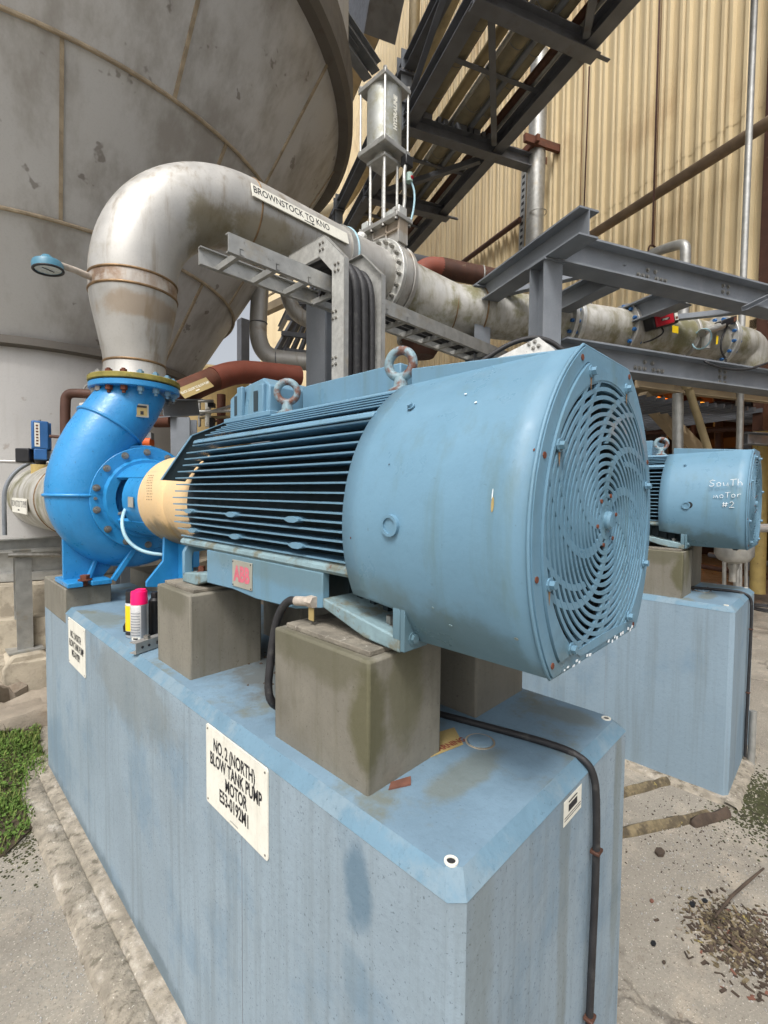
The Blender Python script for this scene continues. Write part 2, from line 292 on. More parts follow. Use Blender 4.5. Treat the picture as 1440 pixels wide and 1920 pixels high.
# ---------------------------------------------------------------- ground
def ground_mat():
    m = bpy.data.materials.new('yard_concrete'); m.use_nodes = True; nt = m.node_tree; N = nt.nodes; L = nt.links; b = N['Principled BSDF']
    tc = N.new('ShaderNodeTexCoord'); P = tc.outputs['Object']
    def nz(s, d=6, r=.6):
        n = N.new('ShaderNodeTexNoise'); n.inputs['Scale'].default_value = s; n.inputs['Detail'].default_value = d; n.inputs['Roughness'].default_value = r; L.new(P, n.inputs['Vector']); return n
    def rmp(src, a, c, to=1):
        k = N.new('ShaderNodeMapRange'); k.inputs['From Min'].default_value = a; k.inputs['From Max'].default_value = c; k.inputs['To Max'].default_value = to; L.new(src, k.inputs['Value']); return k.outputs[0]
    def mix(f, a, c):
        k = N.new('ShaderNodeMix'); k.data_type = 'RGBA'; L.new(f, k.inputs['Factor'])
        if isinstance(a, tuple): k.inputs['A'].default_value = a
        else: L.new(a, k.inputs['A'])
        k.inputs['B'].default_value = c; return k.outputs['Result']
    c = mix(rmp(nz(1.3).outputs[0], .3, .7), srgb(152,146,134), srgb(124,118,108))
    c = mix(rmp(nz(5, 8, .7).outputs[0], .52, .66, .6), c, srgb(174,163,146))
    c = mix(rmp(nz(9, 8, .75).outputs[0], .56, .7, .7), c, srgb(104,94,82))
    c = mix(rmp(nz(95, 3, .6).outputs[0], .60, .70, .8), c, srgb(92,80,68))
    c = mix(rmp(nz(130, 2, .6).outputs[0], .63, .70, .8), c, srgb(214,206,192))
    v = N.new('ShaderNodeTexVoronoi'); v.feature = 'DISTANCE_TO_EDGE'; v.inputs['Scale'].default_value = 1.1
    w = nz(3.5, 6); ad = N.new('ShaderNodeMix'); ad.data_type = 'VECTOR'; ad.inputs['Factor'].default_value = .22
    L.new(P, ad.inputs['A']); L.new(w.outputs['Color'], ad.inputs['B']); L.new(ad.outputs['Result'], v.inputs['Vector'])
    ck = N.new('ShaderNodeMath'); ck.operation = 'MULTIPLY'; L.new(rmp(v.outputs[0], .012, .0), ck.inputs[0]); L.new(rmp(nz(.9).outputs[0], .5, .6), ck.inputs[1])
    c = mix(ck.outputs[0], c, srgb(58,50,44)); L.new(c, b.inputs['Base Color']); b.inputs['Roughness'].default_value = .92
    h = N.new('ShaderNodeMath'); h.operation = 'SUBTRACT'; L.new(nz(70, 6, .7).outputs[0], h.inputs[0]); L.new(ck.outputs[0], h.inputs[1])
    k = N.new('ShaderNodeBump'); k.inputs['Strength'].default_value = .55; k.inputs['Distance'].default_value = .012; L.new(h.outputs[0], k.inputs['Height']); L.new(k.outputs[0], b.inputs['Normal'])
    return m
M['yard'] = ground_mat()
g = MB().quad((-250,-250,0),(250,-250,0),(250,250,0),(-250,250,0))
struct('ground', g, M['yard'])

def lumpy(outline, z0, h, n=26, amp=.02, seed=0):      # uneven slab: polygon outline (closed ring), broken worn top
    o2 = []
    for a_, b_ in zip(outline, outline[1:]+outline[:1]):
        for i in range(7):
            t = i/7; p = V((a_[0]+(b_[0]-a_[0])*t, a_[1]+(b_[1]-a_[1])*t, seed)); o2.append((p.x+amp*.9*noise.noise(p*5), p.y+amp*.9*noise.noise(p*5+V((7, 1, 2)))))
    outline = o2; mb = MB(); k = len(outline); cx = sum(p[0] for p in outline)/k; cy = sum(p[1] for p in outline)/k
    for ringi, (s, zz) in enumerate(((1, z0), (.98, z0+h*.75), (.93, z0+h), (.7, z0+h*1.08), (.4, z0+h*1.02))):
        for p in outline:
            q = V((cx+(p[0]-cx)*s, cy+(p[1]-cy)*s, zz))
            nn = noise.noise(q*6+V((seed, 0, 0))); mb.v.append(q + V((nn*amp, noise.noise(q*6+V((0, seed, 9)))*amp, nn*amp*(zz > z0))))
    for r in range(4):
        for i in range(k): mb.f.append((r*k+i, r*k+(i+1) % k, (r+1)*k+(i+1) % k, (r+1)*k+i))
    mb.f.append(tuple(range(4*k, 5*k))); return mb
# crumbling concrete kerb along the pedestal's left foot: a strip mesh with a ragged outer edge and a groove
kb = MB(); NY = 70
for i in range(NY+1):
    y = .3 + (3.52-.3)*i/NY
    ox = .43 + .008*noise.noise(V((0, y*5, 1))) + .005*noise.noise(V((3, y*18, 1)))
    if y > 3.2: ox += (y-3.2)*.22
    for x, zz in ((ox-.02, -.01), (ox, .022), (ox+.03, .03), (.515, .034), (.523, .026), (.531, .036), (.60, .038)):
        kb.v.append(V((x, y, zz + (.003*noise.noise(V((x*14, y*14, 0))) if zz > 0 else 0))))
for i in range(NY):
    for j in range(6): kb.f.append((i*7+j, i*7+j+1, (i+1)*7+j+1, (i+1)*7+j))
struct('kerb_strip', kb, M['kerb'], smooth=60)

# ---------------------------------------------------------------- pedestals
def make_pedestal(dx, label, group):
    T = thing('pump_pedestal', label, 'pump pedestal', (.98+dx, 1.9, 0), group)
    x0, x1, y0, y1 = .585+dx, 1.385+dx, .402, 3.40
    zc, zt, a = 1.056, 1.082, .026
    b = MB()
    q = .022                                         # chamfered vertical corners
    def oct_(s, z): return [V((x0+s+q, y0+s, z)), V((x1-s-q, y0+s, z)), V((x1-s, y0+s+q, z)), V((x1-s, y1-s-q, z)), V((x1-s-q, y1-s, z)), V((x0+s+q, y1-s, z)), V((x0+s, y1-s-q, z)), V((x0+s, y0+s+q, z))]
    for s, z in ((0, 0), (0, zc), (a, zt)): b.v += oct_(s, z)
    for r in range(2):
        for i in range(8): b.f.append((r*8+i, r*8+(i+1) % 8, (r+1)*8+(i+1) % 8, (r+1)*8+i))
    body = part('concrete_body', b, M['pednear'] if dx == 0 else M['ped'], T, smooth=0)
    part('top_face', MB().add(oct_(a, zt), [tuple(range(8))]).add([], []), M['pedtop'], body, smooth=0) if False else None
    tp = MB(); tp.v = oct_(-.0012, zc-.0005) + oct_(a, zt+.001); tp.f = [(i, (i+1) % 8, 8+(i+1) % 8, 8+i) for i in range(8)]
    part('chamfer_band', tp, M['pededge'], T, smooth=0)
    tp = MB(); tp.v = oct_(a, zt+.001); tp.f = [tuple(range(8))]
    part('painted_top', tp, M['pedtop'], T, smooth=0)
    for (bx, by) in ((.628, .448), (1.338, .445)):
        k = MB().ring(V((bx+dx, by, zt+.0005)), Z, .0075, .012, .0035, 20); part('lifting_socket', k, M['white'], T)
        part('socket_hole', MB().cyl(V((bx+dx, by, zt+.0006)), V((bx+dx, by, zt+.002)), .0075), M['rub'], T)
    part('cover_disc', MB().lathe(V((.989+dx, .624, zt+.001)), Z, [(.0, .006), (.026, .006), (.03, .004), (.031, 0)], 28), M['pedtop'], T, bevel=0)
    part('grout_ring', MB().ring(V((.989+dx, .624, zt+.001)), Z, .0325, .037, .002, 28), M['conc'], T)
    part('form_joint', MB().box(x0-.0008, x0, 1.063, 1.0645, .05, .86), M['steel'], T)
    blocks = [(.645, .885, .667, 1.008, 1.36), (.643, .905, 1.497, 1.775, 1.36), (1.085, 1.35, .70, 1.02, 1.36), (1.08, 1.345, 1.50, 1.775, 1.36)]
    for i, (a0, a1, b0, b1, h) in enumerate(blocks):
        part('grout_block', MB().box(a0+dx, a1+dx, b0, b1, zt-.01, h), M['grout'], T, bevel=.006)
    for sx in (0, .47):
        pb = part('grout_block', MB().box(.583+dx+sx, .80+dx+sx*1.1, 2.87, 3.375, 1.0, 1.183), M['grout'], T, bevel=.006)
    part('grout_block', MB().box(.80+dx, 1.12+dx, 2.02, 2.32, zt-.01, 1.17), M['grout'], T, bevel=.006)
    for bx in (.69, 1.10):
        for b0, b1 in ((.685, .985), (1.52, 1.76)):
            part('sole_plate', MB().box(bx-.025+dx, bx+.20+dx, b0, b1, 1.36, 1.372), M['plate'], T, bevel=.002)
    part('sole_plate', MB().box(.592+dx, .79+dx, 2.83+.055, 3.2, 1.183, 1.192), M['plate'], T, bevel=.002)
    return T
ped = make_pedestal(0, 'blue painted concrete pedestal in the foreground carrying the large motor and pump', 'blue pump pedestals')
ped2 = make_pedestal(2.575, 'blue painted concrete pedestal at the right edge behind the large motor', 'blue pump pedestals')
# a dark repainted patch and stains with their own shape on the near pedestal
# ---------------------------------------------------------------- motor
AX, AZ = .968, 1.648
def arc3(A, B, Cc, n):
    (x1, y1), (x2, y2), (x3, y3) = A, B, Cc
    d = 2*(x1*(y2-y3)+x2*(y3-y1)+x3*(y1-y2))
    ux = ((x1*x1+y1*y1)*(y2-y3)+(x2*x2+y2*y2)*(y3-y1)+(x3*x3+y3*y3)*(y1-y2))/d
    uy = ((x1*x1+y1*y1)*(x3-x2)+(x2*x2+y2*y2)*(x1-x3)+(x3*x3+y3*y3)*(x2-x1))/d
    r = math.hypot(x1-ux, y1-uy); a1 = math.atan2(y1-uy, x1-ux); a3 = math.atan2(y3-uy, x3-ux)
    if a3 < a1: a3 += 2*math.pi
    return [(ux+r*math.cos(a1+(a3-a1)*i/n), uy+r*math.sin(a1+(a3-a1)*i/n)) for i in range(n+1)]
def make_motor(label, group):
    T = thing('electric_motor', label, 'motor', (AX, 1.2, 1.372), group)
    m = M['motor']
    yf, yb = .334, .77
    NA = 40
    fl = arc3((-.118, .315), (-.303, .03), (-.222, -.257), NA)          # front outline, left half
    bl = arc3((-.118, .306), (-.303, .03), (-.222, -.257), NA)
    cw = MB()
    def P(p, y): return V((AX+p[0], y, AZ+p[1]))
    full_f = fl + [(-x, z) for x, z in reversed(fl)]; full_b = bl + [(-x, z) for x, z in reversed(bl)]
    n = len(full_f)
    def yback(p): return yb if p[1] > -.178 else .648
    NS = 9
    for s in range(NS):
        t = s/(NS-1)
        for pf, pb in zip(full_f, full_b):
            y = yf + .006 + (yback(pf)-yf-.006)*t
            cw.v.append(P((pf[0]+(pb[0]-pf[0])*t, pf[1]+(pb[1]-pf[1])*t), y))
    for s in range(NS-1):
        for i in range(n):
            cw.f.append((s*n+i, s*n+(i+1) % n, (s+1)*n+(i+1) % n, (s+1)*n+i))
    cow = part('fan_cowl', cw, m, T, smooth=30, sol=.004)
    # rolled front rim
    part('rim_bead', MB().tube([P(p, yf+.006) for p in full_f] + [P(full_f[0], yf+.006)], .0032, 8), m, cow, smooth=60)
    tb = MB().prism([V((AX-.118, yf+.01, 1.90)), V((AX-.118, .742, 1.90)), V((AX-.118, .742, 1.992)), V((AX-.118, yf+.01, 1.9605))], V((.236, 0, 0)))
    part('cowl_top_box', tb, m, T, bevel=.003)
    def r_out(th, inset=0):
        d = (math.cos(th), math.sin(th)); best = 9
        for i in range(n):
            ax_, az_ = full_f[i]; bx_, bz_ = full_f[(i+1) % n]
            ex, ez = bx_-ax_, bz_-az_; den = d[0]*ez-d[1]*ex
            if abs(den) < 1e-9: continue
            t = (ax_*ez-az_*ex)/den; u = (ax_*d[1]-az_*d[0])/den
            if t > 0 and -1e-6 <= u <= 1+1e-6: best = min(best, t)
        return best-inset
    def r_hole(th, rr=.268, clip=.243):
        s = math.sin(th); return min(rr, clip/-s) if s < -1e-6 else rr
    K = 160
    def plate(ri, ro, y, t, name, par):
        k = MB()
        for i in range(K):
            th = 2*math.pi*i/K; a, b_ = ri(th), ro(th)
            for rr, yy in ((a, y), (b_, y), (b_, y+t), (a, y+t)): k.v.append(P((rr*math.cos(th), rr*math.sin(th)), yy))
        for i in range(K):
            j = (i+1) % K
            for q in range(4): k.f.append((i*4+q, i*4+(q+1) % 4, j*4+(q+1) % 4, j*4+q))
        return part(name, k, m, par, smooth=30)
    plate(lambda t: r_out(t, .030), lambda t: r_out(t, .003), yf+.001, .005, 'face_frame', T)
    gp = plate(r_hole, lambda t: r_out(t, .0325), yf-.003, .007, 'grille_plate', T)
    # pressed grille: concentric slot bars crossed by swirling webs
    gr = MB(); yy = yf-.002; th_ = .004
    def seg(r0, r1, t0, t1):
        p = [(r*math.cos(t), r*math.sin(t)) for r, t in ((r0, t0), (r1, t0), (r1, t1), (r0, t1))]
        if min(q[1] for q in p) < -.246: return
        gr.prism([P(q, yy) for q in p], V((0, th_, 0)))
    NR = 16; pitch = (.268-.018)/NR
    for k in range(NR+1):
        rc = .018 + k*pitch; hw = pitch*.24; ns = 24 if rc < .06 else 72
        for i in range(ns): seg(rc-hw, rc+hw, 2*math.pi*i/ns, 2*math.pi*(i+1)/ns)
    def web(t0, r0, r1, tw, w, nst=22):
        for i in range(nst):
            ra = r0+(r1-r0)*i/nst; rb = r0+(r1-r0)*(i+1)/nst
            fa = t0+tw*(ra-r0)/(r1-r0); fb = t0+tw*(rb-r0)/(r1-r0)
            p = [(ra*math.cos(fa-w/ra), ra*math.sin(fa-w/ra)), (rb*math.cos(fb-w/rb), rb*math.sin(fb-w/rb)), (rb*math.cos(fb+w/rb), rb*math.sin(fb+w/rb)), (ra*math.cos(fa+w/ra), ra*math.sin(fa+w/ra))]
            if min(q[1] for q in p) < -.246: continue
            gr.prism([P(q, yy+.0004) for q in p], V((0, th_*.9, 0)))
    for k in range(8): web(2*math.pi*k/8+.3, .018, .270, -1.45, .0098)
    for k in range(8): web(2*math.pi*(k+.5)/8+.3-.62, .150, .270, -.68, .0082, 12)
    part('fan_grille', gr, m, gp, smooth=0)
    part('grille_hub', MB().lathe(V((AX, yf-.014, AZ)), Y, [(0, 0), (.014, .001), (.018, .006), (.018, .014)], 20), m, gp)
    for k in range(6):
        t = k*math.pi/3+.2; part('hub_screw', MB().cyl(P((.05*math.cos(t), .05*math.sin(t)), yf-.0045), P((.05*math.cos(t), .05*math.sin(t)), yf), .004, seg=8), M['rbolt'], gp)
    # fan behind the grille
    fn = part('fan', MB().cyl(V((AX, .362, AZ)), V((AX, .41, AZ)), .08).cyl(V((AX, .41, AZ)), V((AX, .425, AZ)), .285, seg=48), M['fanm'], T)
    for k in range(9):
        t = 2*math.pi*k/9; d = V((math.cos(t), 0, math.sin(t))); s = V((-math.sin(t), 0, math.cos(t)))
        part('fan_blade', MB().obox(V((AX, .388, AZ))+d*.165, d, Y, s, .09, .024, .004), M['fanm'], fn, smooth=0)
    # face screws
    for th in (1.93, 1.25, .28, -.42, -.98, -2.2, 3.5, 2.62):
        rr = r_out(th, .048); p = P((rr*math.cos(th), rr*math.sin(th)), yf-.003)
        part('face_bolt', MB().bolt(p, -Y, .0075, .011), m, T, smooth=0)
        if th in (1.93, 2.62, 3.5, 1.25): part('rust_run', MB().prism([p+V((-.004, -.0004, -.006)), p+V((.004, -.0004, -.006)), p+V((.0025, -.0004, -.020)), p+V((.0005, -.0004, -.034)), p+V((-.002, -.0004, -.022))], V((0, -.0004, 0))), M['runs'], T, smooth=0)
    for th in (2.0, 1.2, 2.75, 3.42, 3.95, .45, -.9):
        rr = r_out(th, .014); p = P((rr*math.cos(th), rr*math.sin(th)), yf+.001)
        part('rusted_rivet', MB().cyl(p, p-Y*.0016, .0055, seg=10), M['rbolt'], T)
    # cowl side: plugged hole, bolt
    def on_cowl(y, dz):
        q = min(fl, key=lambda p: abs(p[1]-dz)); nn = V((q[0]-.02, 0, q[1])).normalized(); return P(q, y), nn
    p, nn = on_cowl(.625, -.02)
    k = part('cowl_port', MB().ring(p-nn*.004, nn, .0155, .0215, .0125, 28), m, T)
    part('port_plug', MB().cyl(p-nn*.006, p+nn*.0045, .0155), m, k)
    p, nn = on_cowl(.655, .225); part('cowl_bolt', MB().bolt(p, nn, .006, .009), m, T, smooth=0)
    # frame body: dark finned cylinder, fins each on its own
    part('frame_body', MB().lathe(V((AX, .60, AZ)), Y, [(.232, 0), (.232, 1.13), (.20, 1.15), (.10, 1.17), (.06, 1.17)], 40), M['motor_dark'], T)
    tips = [(.752,1.862),(.735,1.835),(.721,1.811),(.711,1.788),(.700,1.765),(.693,1.742),(.688,1.719),(.684,1.696),(.683,1.673),(.682,1.650),(.683,1.629),(.685,1.608),(.688,1.586),(.695,1.563),(.703,1.537)]
    for sgn in (1, -1):
        for i, (tx, tz) in enumerate(tips):
            x0 = AX - (AX-tx)*sgn; xi = AX - .14*sgn
            y1 = 1.715 + .012*math.sin(i*1.7)
            f = MB().prism([V((x0, .62, tz-.0014)), V((x0, y1, tz-.0014)), V((xi, y1+.01, tz-.003)), V((xi, .62, tz-.003))], V((0, 0, .0042)))
            part('cooling_fin', f, m, T, smooth=0)
    # corner rail, upright fins on the sloped top
    for sgn in (1, -1):
        def SX(x): return AX-(AX-x)*sgn
        rp = [(.745,1.868),(.750,1.880),(.768,1.886),(.80,1.886),(.80,1.868)]
        part('corner_rail', MB().prism([V((SX(x), .765, z)) for x, z in rp], V((0, .935, 0))), m, T, bevel=.003)
        for j in range(5):
            x = .776+j*.0165; zz = 1.8975+j*.0105
            part('top_fin', MB().prism([V((SX(x), .765, zz)), V((SX(x), 1.665-j*.008, zz)), V((SX(.885), 1.675-j*.008, zz)), V((SX(.885), .765, zz))], V((0, 0, .003))), m, T, smooth=0)
    # fin clamps
    for tz, tx in ((1.629, .683), (1.563, .695)):
        for y in (.98, 1.29, 1.58):
            c = V((tx-.002, y, tz+.0005)); k = MB()
            for yy_, hh in ((-.030, .002), (-.012, .0075), (.012, .0075), (.030, .002)):
                k.v += [c+V((-.006, yy_, -hh)), c+V((-.006, yy_, hh)), c+V((.02, yy_, hh)), c+V((.02, yy_, -hh))]
            for i in range(3):
                for q in range(4): k.f.append((i*4+q, i*4+(q+1) % 4, i*4+4+(q+1) % 4, i*4+4+q))
            k.f += [(0, 3, 2, 1), (12, 13, 14, 15)]
            part('fin_clamp', k, m, T, smooth=0)
    # top ridge
    part('top_ridge', MB().box(.858, 1.078, .765, 1.665, 1.90, 1.953), m, T, bevel=.006)
    # drive end bearing cap / terminal boxes
    bx = MB().prism([V((.868, 1.655, 1.953)), V((.868, 1.655, 2.04)), V((.885, 1.60, 2.075)), V((.885, 1.45, 2.09)), V((.868, 1.385, 2.055)), V((.868, 1.385, 1.953))], V((.20, 0, 0)))
    b1 = part('bearing_box', bx, m, T, bevel=.006)
    for y in (1.605, 1.47): part('box_groove', MB().box(.8668, .8672, y-.014, y+.014, 1.975, 2.045), M['motor_dark'], b1, smooth=0)
    for y0, y1, z0, z1 in ((1.545, 1.58, 1.96, 2.07), (1.405, 1.435, 1.96, 2.06)): part('box_rib', MB().box(.856, .87, y0, y1, z0, z1), m, b1, bevel=.003)
    part('box_base_step', MB().box(.852, 1.084, 1.36, 1.672, 1.948, 1.966), m, b1, bevel=.003)
    tbx = MB().prism([V((.985, .90, 1.953)), V((.985, .90, 2.062)), V((.985, 1.36, 2.062)), V((.985, 1.36, 1.953))], V((.30, 0, 0)))
    part('terminal_box', tbx, m, T, bevel=.004)
    part('box_lid_plate', MB().box(.90, 1.075, .92, 1.38, 1.953, 1.962), m, T, bevel=.003)
    # lifting eyes
    for y in (1.335, .826):
        base = V((.905, y, 1.953)); nrm = V((-.72, -.69, 0)) if y > 1 else V((-.95, -.32, 0))
        e = part('eyebolt', MB().torus(base+Z*.075, nrm, .034, .0118, 36, 14), M['chip'], T, smooth=60)
        part('eye_shank', MB().lathe(base, Z, [(.034, 0), (.034, .006), (.026, .012), (.019, .016), (.017, .03), (.014, .042)], 20), M['chip'], e, smooth=40)
    # drip shield at the drive end
    sh = [onp for onp in ((.915, 1.972), (.775, 1.906), (.662, 1.736), (.75, 1.732), (.80, 1.80), (.915, 1.90))]
    part('drip_shield', MB().prism([V((x, 1.775, z)) for x, z in sh], V((0, .004, 0))), M['motor_dark'], T, smooth=0)
    part('shield_edge', MB().bar(V((.915, 1.7745, 1.972)), V((.775, 1.7745, 1.906)), .012, .003, V((.4, 0, 1))).bar(V((.775, 1.7745, 1.906)), V((.662, 1.7745, 1.736)), .012, .003, V((-1, 0, .5))), m, T, smooth=0)
    # foot casting: side plates, end pads, gussets
    for sgn in (1, -1):
        def SX(x): return AX-(AX-x)*sgn
        pl = [(.885,1.505),(1.495,1.505),(1.495,1.395),(1.32,1.40),(1.19,1.392),(1.0,1.398),(.885,1.42)]
        side = part('foot_side_plate', MB().prism([V((SX(.70), y, z)) for y, z in pl], V((.022*sgn, 0, 0))), m, T, bevel=.003)
        part('foot_ledge', MB().prism([V((SX(x), .62, z)) for x, z in ((.705,1.505),(.698,1.513),(.70,1.522),(.712,1.532),(.80,1.545),(.80,1.505))], V((0, 1.08, 0))), M['dirty'], T, smooth=0)
        for y0, y1, ye in ((.635, .885, .635), (1.495, 1.69, 1.69)):
            part('foot_pad', MB().prism(([V((SX(.70), y0, 1.372)), V((SX(.70), .74, 1.380)), V((SX(.70), y1, 1.422)), V((SX(.70), y1, 1.445)), V((SX(.70), y0, 1.402))] if ye < 1 else [V((SX(.70), y0, 1.40)), V((SX(.70), 1.58, 1.374)), V((SX(.70), y1, 1.372)), V((SX(.70), y1, 1.405)), V((SX(.70), y0, 1.425))]), V((.17*sgn, 0, 0))), M['dirty'], T, bevel=.004)
            gy = y0 if ye < 1 else y1-.02
            gp2 = [(.70,1.396),(.70,1.505),(.715,1.505),(.735,1.425),(.79,1.403),(.80,1.396)] 
            part('foot_gusset', MB().prism([V((SX(x), gy, z)) for x, z in ((.70,1.398),(.70,1.48),(.715,1.505),(.80,1.505),(.80,1.48),(.735,1.478),(.728,1.46),(.728,1.398))], V((0, .02, 0))), m, T, bevel=.002)
            by = .70 if ye < 1 else 1.63
            part('foot_bolt', MB().bolt(V((SX(.745), by, 1.406)), Z, .012, .024), M['rbolt'] if ye > 1 else M['boltm'], T, smooth=0)
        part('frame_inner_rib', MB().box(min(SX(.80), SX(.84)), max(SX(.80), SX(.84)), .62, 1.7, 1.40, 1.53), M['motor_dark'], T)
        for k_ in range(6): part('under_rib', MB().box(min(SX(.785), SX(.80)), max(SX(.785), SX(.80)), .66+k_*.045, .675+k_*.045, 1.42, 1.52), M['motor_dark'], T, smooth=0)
    part('end_lug', MB().prism([V((.70, .634, 1.376)), V((.70, .634, 1.47)), V((.712, .634, 1.475)), V((.775, .634, 1.40)), V((.775, .634, 1.376))], V((0, -.012, 0))), m, T, bevel=.002)
    part('lug_bolt', MB().bolt(V((.728, .622, 1.40)), -Y, .010, .008), m, T, smooth=0)
    # logo plate
    npl = part('logo_plate', MB().box(.6965, .70, 1.205, 1.318, 1.412, 1.492), M['greyplate'], T, bevel=.001)
    text('ABB', .062, V((.696, 1.2615, 1.4505)), -Y, Z, M['pinkink'], npl, squeeze=.80, weight=.0030)
    for yy_ in (1.21, 1.313):
        for zz_ in (1.417, 1.487): part('rivet', MB().cyl(V((.697, yy_, zz_)), V((.695, yy_, zz_)), .002, seg=8), M['rub'], npl)
    for dz in (): part('logo_gap', MB().box(.6955, .6958, 1.215, 1.308, 1.4515+dz*0-.0006, 1.4515+dz*0+.0006), M['greyplate'], npl) if dz < 0 else None
    return T
mot = make_motor('large pale blue electric motor in the foreground with round swirl grille facing right', 'blue electric motors')
def copy_to(o, d, label):
    c = copy_tree(o); c.location = o.location + d; c['label'] = label; ORG[c.name] = ORG[o.name] + d; return c
mot2 = copy_to(mot, V((2.575, .04, 0)), 'smaller looking blue electric motor at the right edge with white handwriting on its cowl')
def fix_org(o, d):
    for ch in o.children: ORG[ch.name] = ORG[o.name]; fix_org(ch, d)
fix_org(mot2, None)
# handwriting on the second motor's cowl (flat marker print)
hx = 2.575
GLY = {'S': [[(1,.9),(.5,1),(.1,.8),(.3,.55),(.8,.4),(.8,.1),(.3,0),(0,.15)]], 'o': [[(.5,.6),(.1,.4),(.2,0),(.7,0),(.8,.4),(.5,.6)]], 'u': [[(0,.55),(.15,.05),(.6,.05),(.8,.55),(.85,0)]], 't': [[(.5,.95),(.45,.1),(.7,0)],[(.1,.65),(1,.7)]], 'T': [[(.5,1),(.45,0)],[(0,.9),(1.1,1)]], 'h': [[(.1,1),(.1,0)],[(.1,.4),(.5,.55),(.7,.4),(.8,0)]],
    'm': [[(0,0),(.1,.5),(.4,.1),(.6,.55),(.9,0)]], 'r': [[(.1,.5),(.15,0)],[(.15,.35),(.5,.55),(.8,.5)]], '#': [[(.2,.9),(.1,.1)],[(.7,.9),(.55,.1)],[(0,.65),(1,.7)],[(0,.35),(.9,.4)]], '2': [[(.1,.8),(.5,1),(.8,.75),(.5,.35),(0,0),(.9,.05)]]}
def hand(s, pxy, h, sl=0):
    p = onx(pxy[0], pxy[1], AX-.3095+hx); mb = MB(); y = p.y + len(s)*h*.42
    for i, ch in enumerate(s):
        for st_ in GLY[ch]:
            pts = [V((p.x, y-(i*.9+gx*.75)*h, p.z+(gz+sl*i)*h)) for gx, gz in st_]
            mb.tube(pts, h*.055, 6)
    part('handwriting', mb, M['chalk'], mot2)
k_ = onx(1292, 944, AX-.303+hx); part('port_shade', MB().cyl(V((AX-.3075+hx, k_.y, AZ-.01)), V((AX-.301+hx, k_.y, AZ-.01)), .019, seg=20), M['fanm'], mot2)  # dark disc paints the shade inside the open port
hand('SouTh', (1360, 912), .036, .04); hand('moTor', (1363, 934), .030, .06); hand('#2', (1366, 952), .034, .03)
# paint chips and scuffs on the near cowl
def chip(pxy, ry, rz, m_, n_='paint_chip'):
    p = onx(pxy[0], pxy[1], AX-.306); d = 1e9
    dz = p.z-AZ; q = min(arc3((-.118, .315), (-.303, .03), (-.222, -.257), 200), key=lambda a: abs(a[1]-dz))
    c_ = V((AX+q[0]-.0006, onx(pxy[0], pxy[1], AX+q[0]).y, AZ+q[1])); nn = V((q[0]-.02, 0, q[1])).normalized(); up = V((-nn.z, 0, nn.x))
    pts = [c_+Y*(ry*math.cos(t*.785)*(.7+.5*noise.noise(V((t, pxy[0], 0)))))+up*(rz*math.sin(t*.785)*(.8+.4*noise.noise(V((t, pxy[1], 3))))) for t in range(8)]
    part(n_, MB().prism(pts, nn*.001), M[m_], mot)
chip((924, 946), .0035, .016, 'paper'); chip((924, 928), .0012, .012, 'chalk'); chip((874, 712), .0045, .002, 'chalk'); chip((893, 735), .004, .0025, 'chalk'); chip((1002, 842), .002, .003, 'rbolt'); chip((658, 1008), .002, .003, 'rbolt'); chip((730, 870), .0015, .002, 'ink'); chip((812, 1150), .004, .003, 'dirty'); chip((845, 1190), .006, .003, 'dirty'); chip((968, 1215), .006, .004, 'dirty')
sc_ = MB()
for k in range(0, 46, 2):
    x = AX-.185+.0082*k+.004*math.sin(k*2.1); z = AZ-.251+.003*math.sin(k*1.3); w_ = .004+.004*abs(math.sin(k*1.9)); h_ = .002+.003*abs(math.sin(k*3.1))
    if 14 < k < 24 or k % 7 == 3: continue
    sc_.prism([V((x, .3315, z)), V((x+w_, .3315, z-.001)), V((x+w_*1.4, .3315, z+h_)), V((x+.002, .3315, z+h_*1.2))], V((0, -.0006, 0)))
part('white_scuffs', sc_, M['chalk'], mot, kind='stuff')

